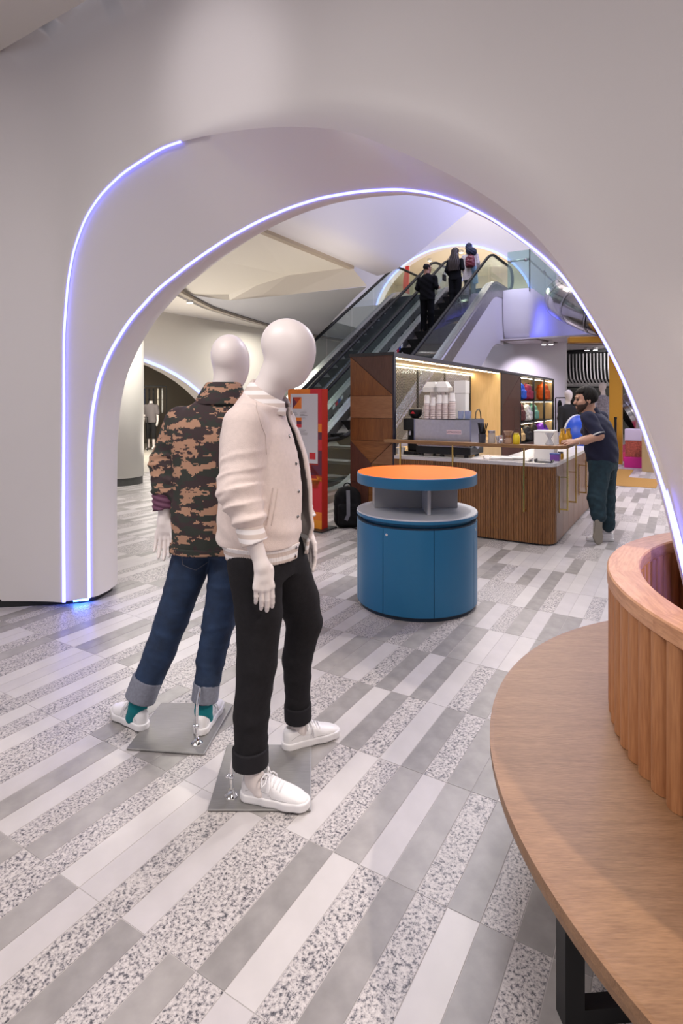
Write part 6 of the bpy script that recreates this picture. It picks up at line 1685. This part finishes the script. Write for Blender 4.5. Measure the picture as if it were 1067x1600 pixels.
far_mannequin('white mannequin in pale grey patterned top, left of the yellow post', (6.85, 14.9, .227), 20, mat('grey_print', (.34, .32, .38), .8, var=.4, vscale=25), mat('dark_trousers_far', (.05, .05, .06), .8))
MB_ = MB()
struct(MB().box(-.14, .14, -.14, .14, 0, 3.9).build('trim_5', mat('mustard_paint', (.52, .25, .015), .5), loc=(6.80, 14.1, 0), rot=GA, bevel=.006))
struct(MB().box(-1.15, 1.2, -.09, .09, 3.0, 3.15).build('trim_6', MATS['mustard_paint'], loc=(6.8, 14.1, 0), rot=R(-4), bevel=.02))
sl_ = thing('tube_slide', 'polished steel tube slide coming down from the upper floor', 'slide', (6.15, 15.2, 0), 0)
def sp(pts): return [(x - 6.15, y - 15.2, z) for x, y, z in pts]
def cat(pts, n=8):
    r = smooth_rows([(i,) + p for i, p in enumerate(pts)], n); return [q[1:] for q in r]
M_POL = mat('polished_steel', (.50, .48, .47), .16, 1.0, var=.15, vscale=3)
up = cat(sp([(8.0, 18.2, 4.95), (6.75, 17.0, 4.75), (6.18, 15.6, 4.30), (6.45, 14.3, 3.75), (7.5, 13.6, 3.25), (8.9, 13.9, 2.8), (9.6, 15.0, 2.4), (9.2, 15.6, 1.85), (8.3, 15.9, 1.35), (7.95, 16.0, 1.15)]), 8)
n = len(up)
for a in range(0, n - 1, 4):
    seg_ = up[a:min(a + 5, n)]
    if len(seg_) > 1: MB().tube(seg_, .53, 28, cap=False).build('tube_section', M_POL, sl_, smooth=True)
for a in range(4, n - 1, 4):
    q, q2 = Vector(up[a]), Vector(up[a + 1]); d_ = (q2 - q).normalized(); MB().tube([q - d_ * .02, q + d_ * .02], .56, 28, cap=False).build('flange', M_STEEL, sl_, smooth=True)
for dz in (0, .12):
    q = [Vector(p) for p in up[4:18]]; MB().tube([p + Vector((-.22, -.1, .52 + dz)) for p in q], .014, 6).build('guard_rail', M_STEEL, sl_)
MB().bar([tuple(Vector(up[26]) - Vector((0, 0, .5))), (up[26][0] - .3, up[26][1], 3.15)], .10, .06).build('bracket', M_DECK, sl_)
MB().prism([(-.9, 0), (.9, 0), (.9, .5), (-.9, .05)], -.5, .5, lambda a, b, z: (a + 1.3, z + .0, b)).build('pink_cradle', mat('pink_paint', (.70, .05, .16), .4), sl_, bevel=.01)
ds = [('magenta', (.62, .01, .26), .0, .26, .42), ('coral', (.40, .07, .05), .30, .36, .40), ('lavender', (.58, .52, .68), .66, .27, .46)]
z = 0
for n_, c_, z0, hh, w in (('magenta', (.62, .01, .26), 0, .25, .46), ('coral glitter', (.36, .07, .05), .25, .38, .42), ('lavender', (.58, .50, .68), .63, .27, .44)):
    b = thing('display_box', n_ + ' display box ' + ('at the bottom of', 'in the middle of', 'on top of')[int(z0 > 0) + int(z0 > .3)] + ' the stack right of the yellow post', 'box', (6.93, 13.4, z0 + .001), GA, 'coloured display boxes')
    m = mat('box_' + n_.split()[0], c_, .45, var=.5 if 'coral' in n_ else 0, vscale=40)
    MB().box(-w / 2, w / 2, -w / 2, w / 2, 0, hh - .002).build('box_body', m, b, bevel=.008); MB().box(-w / 2 + .02, w / 2 - .02, -w / 2 - .003, -w / 2, .03, hh - .03).build('front_panel', m, b)
cr = thing('display_crate', 'tan and teal display crate with an open flap, right of the coloured boxes', 'crate', (6.82, 12.3, 0), R(-62))
MB().box(-.34, .34, -.02, .0, 0, .78).build('front_panel', mat('tan_board', (.55, .40, .22), .6), cr); MB().box(-.34, -.32, 0, .62, 0, .78).build('side_panel', mat('teal_board', (.03, .085, .10), .5), cr)
MB().box(.32, .34, 0, .62, 0, .78).build('side_panel', MATS['teal_board'], cr); MB().box(-.34, .34, .60, .62, 0, .78).build('back_panel', MATS['teal_board'], cr); MB().box(-.34, .34, -.02, .62, .76, .78).build('top_panel', MATS['tan_board'], cr)
MB().prism([(-.34, .78), (-.2, .86), (-.1, .80), (0, .90), (.34, .78)], -.03, .0, lambda a, b, z: (a, z, b)).build('flap', MATS['tan_board'], cr)
bc = thing('round_chair', 'blue bowl-shaped chair with white rim, behind the amber bottles', 'chair', (4.72, 11.3, 0), R(30))
def shell(P):
    o = ell(P, (0, 0, .85), (.40, .34, .42)); return np.maximum(np.maximum(o, -(o + .03)), -(P[1] + .06 + .0 * P[2]))
link('shell', sdf_mesh('shell', lambda P: shell((P[0], -P[1], P[2])), (-.45, -.42, .40), (.45, .42, 1.30), .014), mat('chair_blue', (.01, .07, .52), .4), bc)
MB().tube([(.395 * math.cos(2 * math.pi * k / 40), .05, .85 + .415 * math.sin(2 * math.pi * k / 40)) for k in range(40)], .022, 8, close=True).build('rim', mat('rim_white', (.68, .68, .70), .4), bc, smooth=True)
MB().lathe([(.22, 0), (.22, .02), (.03, .05), (.03, .50)], (0, -.1), 20).build('pedestal', M_CHROME, bc, angle=40)
bpst = thing('barrier_post', 'slim black post on a white foot beside the yellow post', 'post', (6.62, 13.75, 0), 0)
MB().lathe([(.028, .02), (.028, 1.12), (.034, 1.13), (.034, 1.17), (0, 1.17)], seg=14, cap=False).build('pole', M_BLKP, bpst, angle=40); MB().lathe([(.15, 0), (.15, .015), (.03, .03), (0, .03)], seg=24, cap=False).build('foot', mat('foot_white', (.6, .6, .64), .4), bpst, angle=40)
# rail of dark clothes by the white wall
def clothes_rack(name, label, p, rot, wid, hgt, items, grp):
    t = thing(name, label, 'clothes rack', p, rot)
    b = MB()
    for sx in (-1, 1): b.bar([(sx * wid / 2, 0, 0), (sx * wid / 2, 0, hgt)], .03, .03, up=(1, 0, 0)); 
    b.bar([(-wid / 2, 0, hgt), (wid / 2, 0, hgt)], .03, .03)
    for sx in (-1, 1): b.bar([(sx * wid / 2, -.22, .015), (sx * wid / 2, .22, .015)], .03, .03)
    b.build('rack_frame', M_BLKP, t)
    for k, (lab, c, ln, x) in enumerate(items):
        p_ = Vector(p) + Matrix.Rotation(rot, 3, 'Z') @ Vector((x, 0, hgt - .03))
        g_ = thing('garment', lab, 'clothing', p_, rot, grp)
        pr2 = [(-.21, -.12), (-.05, -.04), (.05, -.04), (.21, -.12), (.24, -.40), (.19, -.42), (.18, -ln), (-.18, -ln), (-.19, -.42), (-.24, -.40)]
        MB().prism(pr2, -.025, .025, lambda a, b2, z: (z, a, b2)).build('garment_body', mat('cloth_%d_%d' % (int(c[0] * 100), int(c[2] * 100)), c, .85, var=.1, vscale=12), g_, bevel=.012)
        MB().tube([(0, 0, -.05), (0, 0, .0), (0, .012, .02), (0, .02, .012)], .004, 5).build('hook', M_CHROME, g_)
    return t
clothes_rack('clothes_rack', 'black clothes rack standing against the white wall behind the counter', W(-2.90, 17.25), GA, .62, 1.65, [('black coat nearest the counter on the rack by the white wall', (.012, .012, .014), .95, -.2), ('dark grey coat in the middle of the rack by the white wall', (.05, .05, .055), .9, 0), ('black jacket farthest along the rack by the white wall', (.015, .015, .018), .8, .2)], 'garments on the hall rack')
# ------------------------------------------------------------------ clothes shop behind the round column
nm = ['white', 'black', 'pale grey', 'white', 'ivory', 'navy', 'white', 'pale grey', 'black', 'ivory']
cl_ = [(.7, .7, .68), (.012, .012, .013), (.5, .51, .5), (.72, .72, .70), (.66, .62, .52), (.02, .025, .05), (.71, .70, .69), (.45, .45, .44), (.016, .016, .016), (.66, .63, .54)]
pos = ['first', 'second', 'third', 'fourth', 'fifth', 'sixth', 'seventh', 'eighth', 'ninth', 'tenth']
for lev, hgt, ln, nme in ((0, 2.05, .85, 'upper'), (1, 1.05, .80, 'lower')):
    items = [('%s garment, %s from the left on the %s rail of the shop' % (nm[(k * 3 + lev) % 10], pos[k], nme), cl_[(k * 3 + lev) % 10], ln, -.62 + k * .138) for k in range(10)]
    clothes_rack('clothes_rack', nme + ' black rail hung with clothes in the shop behind the round column', W(-15.25, 12.6 + .0 * lev) if lev == 0 else W(-15.1, 11.7), R(18), 1.5, hgt, items, 'garments in the shop')
far_mannequin('headless mannequin in grey T-shirt and black cropped trousers in the shop', (-6.12, 18.3, .002), 170, mat('grey_tee', (.17, .15, .155), .85), mat('black_crop', (.012, .012, .014), .85), headed=False, sleeves=False, bare=True)

tag(MB().tube([(.13, 6.94, .008), (.20, 6.86, .008), (.28, 6.83, .008), (.42, 6.80, .008), (.60, 6.84, .008)], .006, 6).build('power_cable', M_BLKP, smooth=True), 'thin black cable on the floor beside the black backpack', 'cable')
